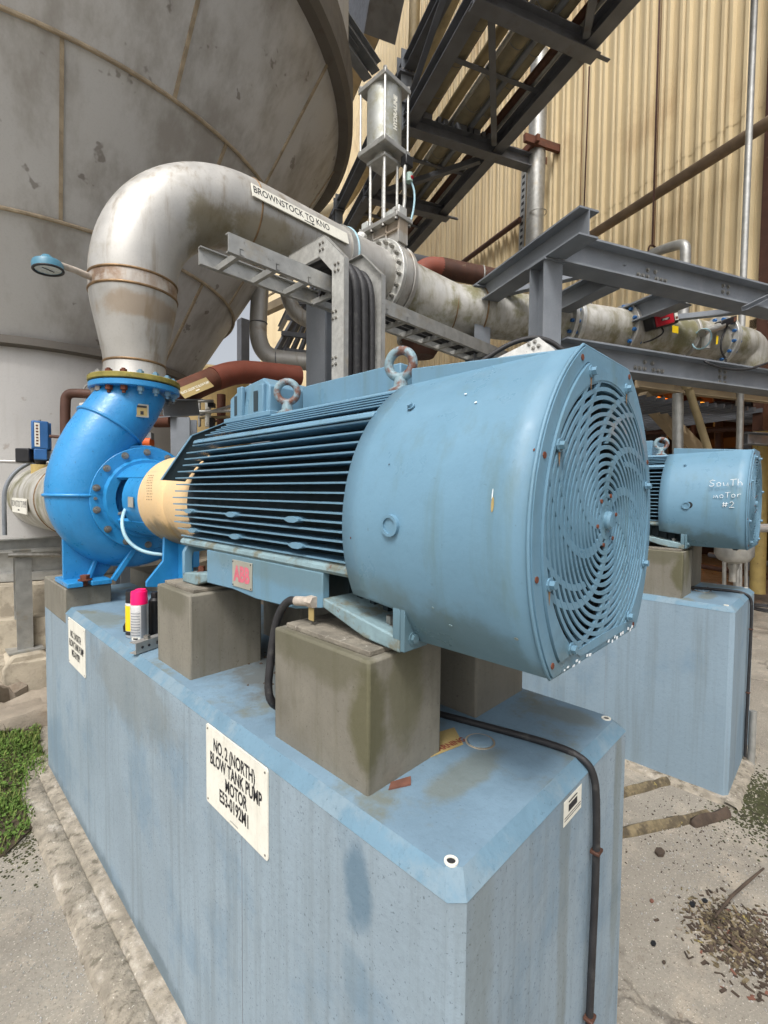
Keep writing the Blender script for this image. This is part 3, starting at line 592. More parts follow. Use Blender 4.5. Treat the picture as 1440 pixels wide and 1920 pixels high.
# ---------------------------------------------------------------- pump
def make_pump(label, group):
    T = thing('centrifugal_pump', label, 'pump', (.97, 2.95, 1.192), group)
    m = M['pump']; c = V((.97, 2.97, 1.65))
    path = []; rad = []
    def pt(a, rho, s): path.append(c + V((math.cos(R(a))*rho, 0, math.sin(R(a))*rho))); rad.append(s)
    for i in range(29):
        t = i/28; a = 40 - 250*t
        pt(a, .235+.065*t, .095+.075*t)
    last = path[-1]
    neck = [(-.235, .23, .174), (-.195, .315, .175), (-.14, .40, .174), (-.075, .48, .172), (-.025, .555, .170), (0, .615, .168), (0, .632, .168)]
    for x, z, s in neck: path.append(c+V((x, 0, z))); rad.append(s)
    # smooth the polyline
    for _ in range(3): path = [path[0]] + [(path[i-1]+path[i]*2+path[i+1])/4 for i in range(1, len(path)-1)] + [path[-1]]
    vol = part('volute_casing', MB().tube(path, rad, 32), m, T, smooth=60)
    part('casing_wall', MB().lathe(c-Y*.135, Y, [(0, 0), (.262, 0), (.285, .02), (.30, .06), (.30, .20), (.26, .26), (0, .27)], 48), m, T, smooth=40)
    # parting ribs on the volute
    for idx in (25, 31):
        p0 = path[idx]; d = (path[idx+1]-path[idx-1]).normalized()
        part('casing_rib', MB().torus(p0, d, rad[idx]+.002, .009, 40, 8), m, vol, smooth=60)
    # outlet flange pair with bolts
    fz = 2.262
    part('outlet_flange', MB().lathe(V((.97, 2.97, fz)), Z, [(.10, 0), (.232, 0), (.236, .004), (.236, .030), (.232, .032), (.10, .032)], 56), m, T)
    part('gasket', MB().lathe(V((.97, 2.97, fz+.032)), Z, [(.1, 0), (.228, 0), (.228, .006), (.1, .006)], 56), M['rub'], T)
    uf = part('pipe_flange', MB().lathe(V((.97, 2.97, fz+.038)), Z, [(.10, 0), (.236, 0), (.240, .004), (.240, .026), (.236, .03), (.10, .03)], 56), M['flange'], T)
    for k in range(16):
        t = 2*math.pi*(k+.5)/16; p = V((.97+.205*math.cos(t), 2.97+.205*math.sin(t), fz))
        bm_ = M['rbolt'] if k in (9, 10) else (M['motor'] if k in (11, 12, 13, 14) else M['boltm'])
        part('flange_bolt', MB().cyl(p-Z*.04, p+Z*.092, .010, seg=8).cyl(p-Z*.024, p, .0185, seg=6).cyl(p+Z*.068, p+Z*.085, .0185, seg=6), bm_, uf, smooth=0)
    # cover disc (adapter) with its bolts
    yd = 2.80
    ad = part('adapter_disc', MB().ring(V((.97, yd, 1.65)), Y, .178, .285, .036, 64), m, T, bevel=.003)
    part('disc_step', MB().ring(V((.97, yd+.034, 1.65)), Y, .18, .30, .05, 64), m, T, bevel=.004)
    for k in range(14):
        t = 2*math.pi*(k+.5)/14; p = V((.97+.259*math.cos(t), yd, 1.65+.259*math.sin(t)))
        part('disc_bolt', MB().cyl(p, p-Y*.003, .019, seg=14).cyl(p, p-Y*.014, .0145, seg=6).cyl(p, p-Y*.022, .008, seg=8), M['boltm'], ad, smooth=0)
    for rr in (.259, .20): part('disc_stud', MB().cyl(V((.97-rr, yd, 1.652)), V((.97-rr, yd-.008, 1.652)), .0085, seg=8), M['boltm'], ad)
    part('sealing_housing', MB().lathe(V((.97, 2.93, 1.65)), -Y, [(.164, 0), (.15, .02), (.10, .05), (.075, .09), (.06, .16), (.045, .16), (.045, .40)], 32), m, T)
    # bearing bracket with side windows
    br = MB()
    sec = [(.196, 0), (.196, .36), (.176, .36), (.176, 0)]
    for a0, a1 in ((35, 145), (215, 325)): br.lathe(V((.97, 2.40, 1.65)), Y, [(.19, 0), (.20, .40), (.178, .40), (.17, 0)], 20, R(a0), R(a1), closed=True)
    # axis frame of lathe: find which angle points left, cover near half fully
    br.lathe(V((.97, 2.36, 1.65)), Y, [(.150, 0), (.186, .01), (.192, .24), (.17, .24), (.15, .05)], 40, closed=True)
    part('bearing_bracket', br, m, T, smooth=35)
    part('bracket_flange', MB().lathe(V((.97, 2.775, 1.65)), Y, [(.17, 0), (.215, 0), (.225, .025), (.17, .025)], 40, closed=True), m, T)
    part('lantern_strut', MB().bar(V((.815, 2.78, 1.57)), V((.90, 2.60, 1.61)), .012, .014), M['boltm'], T)
    bp = part('bracket_plate', MB().box(.7745, .7775, 2.43, 2.50, 1.615, 1.665), M['greyplate'], T)
    # casing foot with web, diagonal ribs and bolt
    part('foot_web', MB().prism([V((.597, 2.965, 1.205)), V((.78, 2.965, 1.205)), V((.90, 2.965, 1.36)), V((.72, 2.965, 1.52)), V((.597, 2.965, 1.50))], V((0, .022, 0))), m, T, bevel=.003)
    for xr, yr in ((.66, 2.90), (.80, 2.86)):
        part('foot_rib', MB().bar(V((xr, 2.84, 1.205)), V((xr+.13, 2.84, 1.40)), .026, .03, Y), m, T, bevel=.003) if xr > .7 else part('foot_rib', MB().bar(V((.70, 2.93, 1.205)), V((.75, 2.95, 1.32)), .02, .03, Y), m, T, bevel=.003)
    part('foot_base', MB().box(.585, .655, 2.82, 3.10, 1.192, 1.216).box(.695, .79, 2.82, 3.10, 1.192, 1.216).box(.65, .70, 2.93, 3.10, 1.192, 1.2155), m, T, bevel=.003)
    part('foot_bolt', MB().cyl(V((.675, 2.87, 1.19)), V((.675, 2.87, 1.225)), .013, seg=10).cyl(V((.675, 2.87, 1.217)), V((.675, 2.87, 1.223)), .034, seg=16).cyl(V((.675, 2.87, 1.223)), V((.675, 2.87, 1.245)), .024, seg=6), M['rbolt'], T, smooth=0)
    part('foot_web', MB().prism([V((1.34, 2.965, 1.205)), V((1.16, 2.965, 1.205)), V((1.05, 2.965, 1.36)), V((1.2, 2.965, 1.52)), V((1.34, 2.965, 1.50))], V((0, .022, 0))), m, T, bevel=.003)
    # bearing support leg
    q = [ony(x, y, 2.22) for x, y in ((308, 1000), (306, 1052), (275, 1091), (275, 1101), (345, 1101), (345, 1000))]
    part('bearing_leg', MB().prism(q, V((0, .018, 0))), m, T, bevel=.003)
    part('leg_flange', MB().bar(q[1]+Y*.0, q[2]+Y*.0, .06, .012, Y), m, T, bevel=.002) if False else None
    part('leg_web', MB().box(.90, .93, 2.12, 2.22, 1.175, 1.47), m, T, bevel=.003)
    # nameplate on the neck
    pc = ony(266, 770, 2.80); nn = V((-.18, -1, -.1)).normalized()
    npl = part('pump_nameplate', MB().obox(pc, nn, Z, nn.cross(Z), .003, .036, .034), M['greyplate'], T, bevel=.001)
    part('plate_print', MB().obox(pc+nn*.0036, nn, Z, nn.cross(Z), .0004, .028, .026), M['paper'], npl)
    part('plate_mark', MB().obox(pc+nn*.0042+Z*-.012, nn, Z, nn.cross(Z), .0004, .010, .008), M['ink'], npl)
    part('plate_mark', MB().obox(pc+nn*.0042+Z*.022, nn, Z, nn.cross(Z), .0004, .006, .024), M['ink'], npl)
    return T
pump = make_pump('bright blue centrifugal pump with spiral casing beneath the upright stainless pipe', 'blue pumps')
# beige coupling guard
cg = thing('coupling_guard', 'beige rounded coupling guard between the blue pump and the large motor', 'guard', (.968, 2.1, 1.45))
part('guard_shell', MB().lathe(V((.968, 2.32, 1.65)), -Y, [(.10, 0), (.205, 0), (.2105, .006), (.2125, .23), (.2125, .285), (.206, .295)], 56), M['guard'], cg, smooth=40)
part('guard_collar', MB().lathe(V((.968, 2.03, 1.65)), -Y, [(.207, -.01), (.2065, .24), (.12, .245)], 56), M['guard'], cg, smooth=40)
ph = MB()
for i in range(4):
    for j in range(10):
        a = R(180-2-j*3.4); y = 2.19-.018*i + (j > 2)*.02*(j-2)*.5
        d = V((math.cos(a), 0, math.sin(a)));  p = V((.968, y, 1.65)) + d*.2118
        ph.cyl(p, p+d*.0012, .0022, seg=6)
part('perforations', ph, M['ink'], cg, kind='stuff')
part('guard_foot', MB().box(.90, .985, 1.80, 1.90, 1.36, 1.447), M['guard'], cg, bevel=.003)
# pale hose looping from the bracket
pts = [ony(240, 948, 2.62), ony(231, 962, 2.55), ony(228, 985, 2.50), ony(236, 1010, 2.47), ony(255, 1028, 2.44), ony(278, 1037, 2.40), ony(306, 1040, 2.36)]
def smooth(p, n=3):
    for _ in range(n):
        q = [p[0]]
        for a, b in zip(p, p[1:]): q += [a*.75+b*.25, a*.25+b*.75]
        p = q + [p[-1]]
    return p
solo('flush_hose', MB().tube(smooth(pts), .0085, 10), M['hose'], 'pale blue flush hose looping below the blue bearing bracket', 'hose', smooth=60)
# ---------------------------------------------------------------- discharge pipe
PY, PZ = 2.97, 3.545
dp = thing('discharge_pipe', 'large stainless pipe rising from the blue pump and bending over towards the valve', 'pipe', (.97, PY, 2.30))
def pp(name, mb, m='ss', parent=None, **k): return part(name, mb, M[m], parent or dp, smooth=k.pop('smooth', 60), **k)
pp('weld_neck', MB().lathe(V((.97, PY, 2.33)), Z, [(.175, 0), (.166, .03), (.160, .09)], 48))
pp('reducer', MB().lathe(V((.97, PY, 2.42)), Z, [(.160, 0), (.168, .06), (.204, .24), (.222, .33), (.228, .385)], 56))
pp('spool', MB().lathe(V((.97, PY, 2.80)), Z, [(.228, 0), (.228, .085)], 56), 'spool')
el = []
for i in range(29):
    t = R(90)*i/28; el.append(V((.97+.70-.70*math.cos(t), PY, 2.885+.66*math.sin(t))))
pp('elbow', MB().tube(el, [(.228+.009*i/28) for i in range(29)], 56, cap=False))
pp('straight_pipe', MB().cyl(V((1.67, PY, PZ)), V((2.93, PY, PZ)), .238, seg=56, cap=False))
for z, r in ((2.42, .162), (2.805, .2305), (2.885, .2305)): pp('weld_seam', MB().torus(V((.97, PY, z)), Z, r-.004, .008, 56, 8), 'weld')
pp('weld_seam', MB().torus(V((1.67, PY, PZ)), X, .2355, .007, 56, 8), 'weld')
# pipe label
a = R(14); nrm = V((0, -math.cos(a), math.sin(a))); upv = V((0, math.sin(a), math.cos(a)))
lc = V((1.585+.40, PY, PZ)) + nrm*.248 - upv*.02
lb = thing('pipe_label', 'white pipe label reading BROWNSTOCK fixed along the big stainless pipe', 'label', lc)
part('label_plate', MB().obox(lc, X, upv, nrm, .40, .045, .004), M['white'], lb, bevel=.001)
text('BROWNSTOCK TO KNO', .068, lc+nrm*.0046+upv*.004-X*.085, X, upv, M['ink'], lb, squeeze=.80, weight=.0008)
ar = lc+nrm*.0046-upv*.032+X*.03
part('arrow', MB().obox(ar, X, upv, nrm, .035, .0028, .0004).prism([ar+X*.055-nrm*.0004, ar+X*.03+upv*.010-nrm*.0004, ar+X*.03-upv*.010-nrm*.0004], nrm*.0008), M['ink'], lb, smooth=0)
ub = thing('pipe_clamp', 'grey strap round the big stainless pipe left of the gate valve', 'clamp', (2.5, PY, PZ))
part('strap', MB().ring(V((2.44, PY, PZ)), X, (.2385), .25, .05, 48), M['galv'], ub)
part('strap_hose', MB().torus(V((2.50, PY, PZ)), X, .247, .01, 48, 8), M['hose'], ub)
# pressure gauge on its stub
gg = thing('pressure_gauge', 'teal pressure gauge on a taped stub left of the big pipe', 'gauge', tuple(ony(88, 500, 2.9)))
s0, s1 = ony(180, 523, 2.95), ony(112, 497, 2.9)
part('gauge_stem', MB().tube([s0, s0.lerp(s1, .3), s0.lerp(s1, .6)+Z*.004, s1], [.016, .018, .0155, .017], 12), M['cloth'], gg)
part('stem_nipple', MB().cyl(s0-(s0-s1)*-.05, s0.lerp(s1, .28), .0145, seg=12), M['brown'], gg)
gc = ony(90, 503, 2.9); gn = V((.08, -.06, -.99)).normalized()
cs = part('gauge_case', MB().lathe(gc-gn*.02, gn, [(0, -.045), (.018, -.043), (.038, -.02), (.062, -.012), (.068, 0), (.068, .03), (.060, .03), (.058, .024), (0, .024)], 36), M['gauge'], gg, smooth=40)
part('gauge_face', MB().cyl(gc+gn*.004, gc+gn*.006, .057, seg=32), M['dial'], cs)
part('gauge_needle', MB().obox(gc+gn*.008, V((.7, .3, 0)), gn.cross(V((.7, .3, 0))), gn, .03, .002, .001), M['ink'], cs)
part('gauge_rim', MB().torus(gc+gn*.009, gn, .064, .006, 36, 8), M['rub'], cs)

# ---------------------------------------------------------------- knife gate valve
kv = thing('knife_gate_valve', 'tall knife gate valve with ribbed body and square topped air cylinder', 'valve', (3.0, PY, PZ))
def vp(n, mb, m='galv', par=None, **k): return part(n, mb, M[m], par or kv, **k)
for x0, t in ((2.925, .04), (2.975, .085), (3.07, .045)):
    vp('flange' if t < .08 else 'valve_body', MB().ring(V((x0, PY, PZ)), X, .20, .325 if t < .08 else .318, t, 64), 'zinc' if t == .04 else 'ss', bevel=.004)
for k in range(20):
    t = 2*math.pi*(k+.5)/20; p = V((2.925, PY+.285*math.cos(t), PZ+.285*math.sin(t)))
    vp('flange_bolt', MB().cyl(p-X*.03, p, .018, seg=6).cyl(p-X*.045, p, .011, seg=8), 'boltm', smooth=0)
vp('bonnet', MB().box(2.975, 3.055, PY-.22, PY+.22, PZ+.2, 4.0), 'ss', bevel=.006)
for y in (-.225, -.08, .08, .215): vp('bonnet_rib', MB().box(2.955, 3.07, PY+y-.010, PY+y+.010, PZ+.25, 4.0), 'ss', bevel=.003)
vp('bonnet_rib', MB().box(2.955, 3.07, PY-.22, PY+.22, 3.90, 3.915), 'ss', bevel=.003)
vp('gland_flange', MB().box(2.915, 3.115, PY-.25, PY+.25, 3.985, 4.02), 'galv', bevel=.004)
for y in (-.22, -.07, .07, .22):
    for x in (2.935, 3.095): vp('gland_bolt', MB().bolt(V((x, PY+y, 3.965)), Z, .012, .08), 'boltm', smooth=0)
for x in (2.93, 3.09):
    for y in (-.085, .085): vp('yoke_rod', MB().cyl(V((x, PY+y, 4.02)), V((x, PY+y, 4.54)), .0125, seg=14), 'zinc')
vp('gate_stem', MB().cyl(V((3.01, PY, 4.02)), V((3.01, PY, 4.57)), .018, seg=14), 'zinc')
vp('gate_blade', MB().box(3.0, 3.02, PY-.16, PY-.02, 4.02, 4.12), 'dial')
vp('limit_switch', MB().box(2.95, 3.05, PY-.24, PY-.16, 4.02, 4.09), 'zinc', bevel=.006)
vp('limit_switch', MB().box(2.95, 3.06, PY+.14, PY+.22, 4.02, 4.10), 'dial', bevel=.006)
vp('yoke_plate', MB().box(2.905, 3.115, PY-.11, PY+.11, 4.53, 4.555), 'galv', bevel=.003)
vp('piston_gland', MB().cyl(V((3.01, PY, 4.555)), V((3.01, PY, 4.60)), .085, seg=28), 'galv')
vp('end_plate', MB().box(2.85, 3.17, PY-.165, PY+.165, 4.60, 4.645), 'galv', bevel=.005)
vp('end_plate', MB().box(2.85, 3.17, PY-.165, PY+.165, 5.13, 5.17), 'galv', bevel=.005)
cy_ = vp('air_cylinder', MB().cyl(V((3.01, PY, 4.645)), V((3.01, PY, 5.13)), .150, seg=56), 'cyl')
for x in (2.868, 3.152):
    for y in (-.147, .147):
        vp('tie_rod', MB().cyl(V((x, PY+y, 4.63)), V((x, PY+y, 5.185)), .0095, seg=10), 'zinc'); vp('tie_nut', MB().cyl(V((x, PY+y, 5.17)), V((x, PY+y, 5.19)), .018, seg=6), 'boltm', smooth=0)
ang = R(-97); dd = V((math.cos(ang), math.sin(ang), 0))
tl = V((3.01, PY, 4.89)) + dd*.1512
text('HYDRALINE', .052, tl, Z, -V((-math.sin(ang), math.cos(ang), 0)), M['white'], cy_, squeeze=1.0, weight=.003)
vp('solenoid', MB().box(3.08, 3.17, PY-.20, PY-.13, 4.50, 4.585), 'blackp', bevel=.008)
vp('air_fitting', MB().cyl(V((3.12, PY-.20, 4.36)), V((3.12, PY-.20, 4.43)), .03, seg=14), 'teal')
vp('air_fitting', MB().cyl(V((3.12, PY-.235, 4.385)), V((3.12, PY-.225, 4.39)), .014, seg=12), 'red')
vp('air_hose', MB().tube(smooth([V((3.13, PY-.21, 4.37)), V((3.16, PY-.23, 4.28)), V((3.15, PY-.23, 4.14)), V((3.12, PY-.22, 4.02))]), .009, 10), 'hose', smooth=60)
vp('air_hose', MB().tube(smooth([V((3.10, PY-.17, 4.50)), V((3.06, PY-.19, 4.40)), V((3.08, PY-.19, 4.2)), V((3.05, PY-.18, 4.02))]), .016, 10), 'galv', smooth=60)
vp('positioner', MB().lathe(V((2.86, PY+.12, 3.90)), V((-.7, -.7, .2)), [(0, 0), (.04, 0), (.05, .02), (.03, .05), (0, .06)], 24), 'zinc')

# ---------------------------------------------------------------- second pipe run beyond the valve
K2 = ond(838, 579, 4.45)
E2 = onu(1365, 645, 3.62)
d2 = (E2-K2).normalized()
bpipe = thing('transfer_pipe', 'algae stained stainless pipe run beyond the valve behind the grey steel frame', 'pipe', tuple(K2))
part('tee_body', MB().tube([V((3.11, PY, PZ)), V((3.3, PY, PZ)).lerp(K2, .15), V((3.11, PY, PZ)).lerp(K2, .85), K2+d2*.03, K2+d2*.08], [.262, .255, .236, .228, .226], 48, cap=False), M['ssmoss'], bpipe, smooth=60)
part('pipe_run', MB().tube([K2+d2*.06, K2+d2*1.0, E2], [.226, .215, .20], 48), M['ssmoss'], bpipe, smooth=60)
for s in (.02, .32, 1.35): part('weld_seam', MB().torus(K2+d2*s, d2, .2245, .008, 48, 8), M['weld'], bpipe)
part('branch_neck', MB().cyl(V((3.5, PY-.04, PZ-.36)), V((3.5, PY-.02, PZ-.1)), .16, seg=32), M['ssmoss'], bpipe)
bf = part('branch_flange', MB().cyl(V((3.5, PY-.04, PZ-.35)), V((3.5, PY-.04, PZ-.30)), .235, seg=40), M['zinc'], bpipe)
part('blind_flange', MB().cyl(V((3.5, PY-.04, PZ-.42)), V((3.5, PY-.04, PZ-.36)), .235, seg=40), M['galv'], bpipe)
part('drain_cone', MB().cyl(V((3.5, PY-.04, PZ-.56)), V((3.5, PY-.04, PZ-.42)), .12, .21, seg=32), M['brown'], bpipe)
for k in range(12):
    t = 2*math.pi*k/12; p = V((3.5+.2*math.cos(t), PY-.04+.2*math.sin(t), PZ-.44)); part('flange_bolt', MB().cyl(p, p+Z*.18, .014, seg=6), M['boltm'], bf, smooth=0)
def at2(x): # station on the run for a photo column
    best = min(range(400), key=lambda i: abs((lambda q: CX + FPX*(q-CP).dot(CR)/(q-CP).dot(CF))(K2+d2*(i*.01)) - x)); return K2+d2*(best*.01)
def pflange(x, t, r, m, bolts, name='run_flange'):
    p = at2(x); f = part(name, MB().ring(p, d2, .19, r, t, 44), M[m], bpipe, bevel=.003)
    a_, b_ = frame(d2)
    for k in range(bolts):
        th = 2*math.pi*(k+.5)/bolts; q = p-d2*.03+(a_*math.cos(th)+b_*math.sin(th))*(r-.035)
        part('flange_bolt', MB().cyl(q, q+d2*(t+.06), .017, seg=6), M['bluea'], f, smooth=0)
pflange(1050, .04, .265, 'zinc', 14); pflange(1062, .04, .265, 'zinc', 0)
pflange(1162, .09, .262, 'ss', 12, 'meter_body'); pflange(1278, .03, .235, 'ss', 0); pflange(1340, .05, .275, 'zinc', 14)
part('end_elbow', MB().tube(smooth([E2, E2+d2*.15, E2+d2*.28-Z*.03, E2+d2*.34-Z*.22], 2), .20, 32), M['ssmoss'], bpipe, smooth=60)
# red flow instrument and the slim transmitter
def facing(p): return (CP-p).normalized()
rp = at2(1190)-WU*.30+Z*.02; f = -WU
ri = thing('flow_instrument', 'red instrument head with a yellow tag clamped on the stained pipe', 'instrument', tuple(rp))
xd = (WV*.95+Z*.30).normalized(); yd = (Z*.95-WV*.30).normalized()
part('instrument_case', MB().obox(rp, xd, yd, WU, .175, .065, .06), M['blackp'], ri, bevel=.015)
part('red_cover', MB().obox(rp-WU*.062-xd*.03, xd, yd, WU, .125, .055, .012), M['red'], ri, bevel=.008)
part('cover_print', MB().obox(rp-WU*.0755-xd*.03, xd, yd, WU, .06, .012, .0006), M['ink'], ri)
for k in range(2): part('print_line', MB().obox(rp-WU*.0765-xd*(.03+.012*k)+yd*(.004-.009*k), xd, yd, WU, .042-.006*k, .0026, .0004), M['white'], ri)
part('warning_sticker', MB().obox(rp-WU*.062+xd*.14, xd, yd, WU, .022, .035, .004), M['white'], ri)
part('sticker_mark', MB().obox(rp-WU*.0665+xd*.14-yd*.012, xd, yd, WU, .018, .012, .0006), M['rust'], ri)
tg = rp+WV*.13-Z*.085-WU*.06
part('yellow_tag', MB().obox(tg, WV, Z, WU, .042, .035, .001), M['yellow'], ri)
part('signal_wire', MB().tube(smooth([rp-Z*.05, rp-Z*.13-WU*.05, rp-Z*.20-WV*.1, rp-Z*.24-WV*.22]), .008, 8), M['rub'], ri)
tp_ = at2(1300)-WU*.24+Z*.05
ti = thing('transmitter', 'slim grey transmitter with black head beside the bolted pipe flange', 'transmitter', tuple(tp_))
xd = (WV*.93+Z*.36).normalized()
part('sensor_tube', MB().cyl(tp_-xd*.22, tp_+xd*.10, .042, seg=18), M['galv'], ti)
part('transmitter_head', MB().obox(tp_+xd*.16+Z*.02, xd, Z, WU, .13, .035, .04), M['blackp'], ti, bevel=.01)
part('head_sticker', MB().obox(tp_+xd*.25-WU*.042+Z*.02, xd, Z, WU, .018, .022, .002), M['rust'], ti)
part('mount', MB().cyl(tp_-xd*.15-Z*.18, tp_-xd*.15, .04, seg=14), M['zinc'], ti)
part('signal_wire', MB().torus(tp_-xd*.22-Z*.06, WV, .10, .008, 24, 6), M['hose'], ti)
part('yellow_tag', MB().obox(tp_+WV*.03-Z*.12, V((.3, 0, 1)), WV, WU, .05, .014, .001), M['yellow'], ti)
solo('signal_cable', MB().tube(smooth([tp_+xd*.2, tp_+WV*.05-Z*.2, tp_+WV*.25-Z*.36, onu(1310, 672, 2.86), onu(1345, 690, 2.86), onu(1400, 695, 2.86), onu(1440, 680, 2.86), onu(1470, 668, 2.86)]), .010, 8), M['rub'], 'thin dark cable sagging across the lower grey beam', 'cable', smooth=60)

# ---------------------------------------------------------------- cable tray and its vertical drop
ct = thing('cable_tray', 'galvanised ladder tray running level under the big stainless pipe', 'cable tray', (2.3, 2.5, 2.95))
for y, x0, z0 in ((2.36, 1.235, 3.045), (2.64, 1.20, 3.05)):
    part('side_rail', MB().chan(V((x0+.0, y, z0-.04)), V((4.2, y, z0-.04)), .10, .03, Z, .006, 1 if y > 2.5 else -1), M['galv'], ct, smooth=0)
for i in range(13): part('rung', MB().chan(V((1.30+i*.225, 2.36, 2.975)), V((1.30+i*.225, 2.64, 2.975)), .035, .025, Z, .004), M['galv'], ct, smooth=0)
for k in range(5): part('tray_cable', MB().tube(smooth([V((1.9+k*.02, 2.42+k*.035, 3.0)), V((2.5, 2.42+k*.035, 3.0+.02*(k % 2))), V((4.1, 2.42+k*.035, 3.0))], 2), .014, 8), M['rub'], ct, smooth=60)
vt = thing('vertical_tray', 'galvanised tray fitting carrying black cables down behind the motor', 'cable tray', (2.06, 2.3, 2.1))
pathc = [(2.76, 3.295), (2.38, 3.295), (2.185, 3.10), (2.185, 2.05)]; inner = [(2.76, 3.18), (2.4276, 3.18), (2.30, 3.0524), (2.30, 2.05)]
for x, s in ((1.885, 1), (2.235, -1)):
    for (y0, z0), (y1, z1), (iy0, iz0), (iy1, iz1) in zip(pathc, pathc[1:], inner, inner[1:]):
        d = V((0, y1-y0, z1-z0)).normalized(); n_ = V((0, d.z, -d.y))
        a_, b_ = V((x, y0, z0)), V((x, y1, z1))
        part('side_rail', MB().prism([a_, b_, V((x, iy1, iz1)), V((x, iy0, iz0))], V((.006*s, 0, 0))), M['zinc'], vt, smooth=0)
        part('rail_lip', MB().bar(a_+V((.016*s, 0, 0))+d*.0, b_+V((.016*s, 0, 0)), .034, .006, X.cross(d)), M['galv'], vt, smooth=0)
for (y, z) in ((2.37, 3.235), (2.22, 3.06), (2.24, 2.78), (2.24, 2.50)):
    for k in range(4):
        p = V((1.884, y+.018+.03*(k % 2), z-.02+.04*(k//2))); part('splice_bolt', MB().bolt(p, -X, .007, .008), M['boltm'], vt, smooth=0)
for k, x in enumerate((1.965, 2.035, 2.105, 2.175)):
    r_ = (.030, .034, .030, .024)[k]
    part('power_cable', MB().tube(smooth([V((x, 2.70, 3.19)), V((x, 2.38, 3.18)), V((x, 2.26, 3.06)), V((x, 2.245, 2.85)), V((x, 2.245, 2.06))]), r_, 14), M['rub'], vt, smooth=60)
for z in (2.62, 2.25): part('rung', MB().box(1.89, 2.23, 2.275, 2.295, z, z+.03), M['galv'], vt)
# column carrying the pipe
cb = thing('pipe_support_column', 'grey wide flange column standing behind the vertical cable tray', 'column', (2.43, 3.02, 0))
part('column_shaft', MB().ibeam(V((2.43, 3.02, 0)), V((2.43, 3.02, 3.22)), .24, .24, X), M['steel'], cb, smooth=0)
part('cap_plate', MB().box(2.28, 2.58, 2.86, 3.18, 3.22, 3.245), M['steel'], cb)
part('saddle', MB().box(2.38, 2.48, 2.9, 3.1, 3.245, 3.32), M['steel'], cb)

# ---------------------------------------------------------------- grey steel frame (right)
fr_group = 'beams of the grey steel frame'
def beam(label, p0, p1, h, b, m='steel', up=None, group=fr_group, name='steel_beam', cat='beam', bolts=()):
    T = thing(name, label, cat, tuple((p0+p1)/2-Z*h/2), group)
    part('beam_section', MB().ibeam(p0, p1, h, b, up), M[m], T, smooth=0)
    d = (p1-p0).normalized(); s, u = frame(d, up)
    for (t, z, side) in bolts:
        q = p0+d*t+u*z+s*side*(b*.03+.001); part('beam_bolt', MB().bolt(q, s*side, .013, .014), M['boltm'], T, smooth=0)
    return T
U0, V0 = 2.98, 2.483
def bset(t0): return [(t0+dx*.055, dz, 1) for dx, dz in ((-3.2, -.03), (-2.3, -.03), (-1.3, -.03), (.6, -.03), (1.6, -.03), (2.5, -.03), (-1.3, .025), (.3, .025))]
side = 1
def both(bl): return bl
hb = .225
beam('upper front grey beam of the steel frame running to the right edge', UV(U0, V0+.02, 3.555), UV(U0, 6.4, 3.555), hb, .19, bolts=bset(1.08)+[(1.95+i*.07, -.06+j*.055, 1) for i in range(2) for j in range(3)])
beam('lower front grey beam of the steel frame just above the cowl', UV(U0, V0+.12, 2.79), UV(U0, 6.4, 2.79), .20, .19, bolts=bset(.98)+[(1.85+i*.07, -.055+j*.05, 1) for i in range(2) for j in range(3)])
beam('short grey beam pointing out over the column top with its end towards the viewer', UV(2.572, V0, 3.55), UV(3.95, V0, 3.55), .19, .17, bolts=[(.22+i*.07, -.045+j*.045, 1) for i in range(2) for j in range(3)]+[(1.13, -.05+j*.045, 1) for j in range(3)])
beam('rear grey beam of the steel frame seen through the bay', UV(4.0, V0-.05, 3.50), UV(4.0, 5.6, 3.50), .19, .17)
beam('left grey cross beam between front and rear of the steel frame', UV(U0+.1, 3.25, 3.52), UV(3.9, 3.25, 3.52), .17, .15)
beam('right grey cross beam between front and rear of the steel frame', UV(U0+.1, 4.12, 3.52), UV(3.9, 4.12, 3.52), .19, .16)
def brace(label, p0, p1, a_=.07, m='steel', group='angle braces', t=.008):
    return solo('angle_brace', MB().angle(p0, p1, a_, Z, t), M[m], label, 'brace', group, smooth=0)
brace('flat diagonal brace at the left of the steel frame', UV(3.9, 2.6, 3.53), UV(3.0, 3.3, 3.57))
brace('long flat brace low between the frame beams at the right', UV(3.9, 4.1, 3.47), UV(3.0, 5.1, 3.47))
solo('unistrut_bar', MB().chan(onu(1390, 580, 2.86), onu(1435, 558, 2.86), .04, .04, Z, .004), M['steel'], 'short strut stub bolted under the upper front beam', 'strut', smooth=0)
solo('hanger_post', MB().chan(UV(3.95, 3.86, 3.42), UV(3.95, 3.86, 4.0), .08, .06, X, .008), M['dsteel'], 'short dark post standing on the rear frame beam', 'post', smooth=0)
for lab, u, v_, z1 in (('grey frame column with bolted cap under the short beam', U0+.02, V0, 3.452), ('grey frame column at the rear left end of the short beam', 3.92, V0-.02, 3.62)):
    T = thing('frame_column', lab, 'column', tuple(UV(u, v_, 0)), 'columns of the grey steel frame')
    part('column_shaft', MB().ibeam(UV(u, v_, 0), UV(u, v_, z1), .17, .17, WU), M['steel'], T, smooth=0)
    part('cap_plate', MB().obox(UV(u, v_, z1-.008), WU, WV, Z, .10, .10, .007), M['steel'], T, smooth=0)
    part('base_plate', MB().obox(UV(u, v_, .012), WU, WV, Z, .16, .16, .012), M['steel'], T, smooth=0)
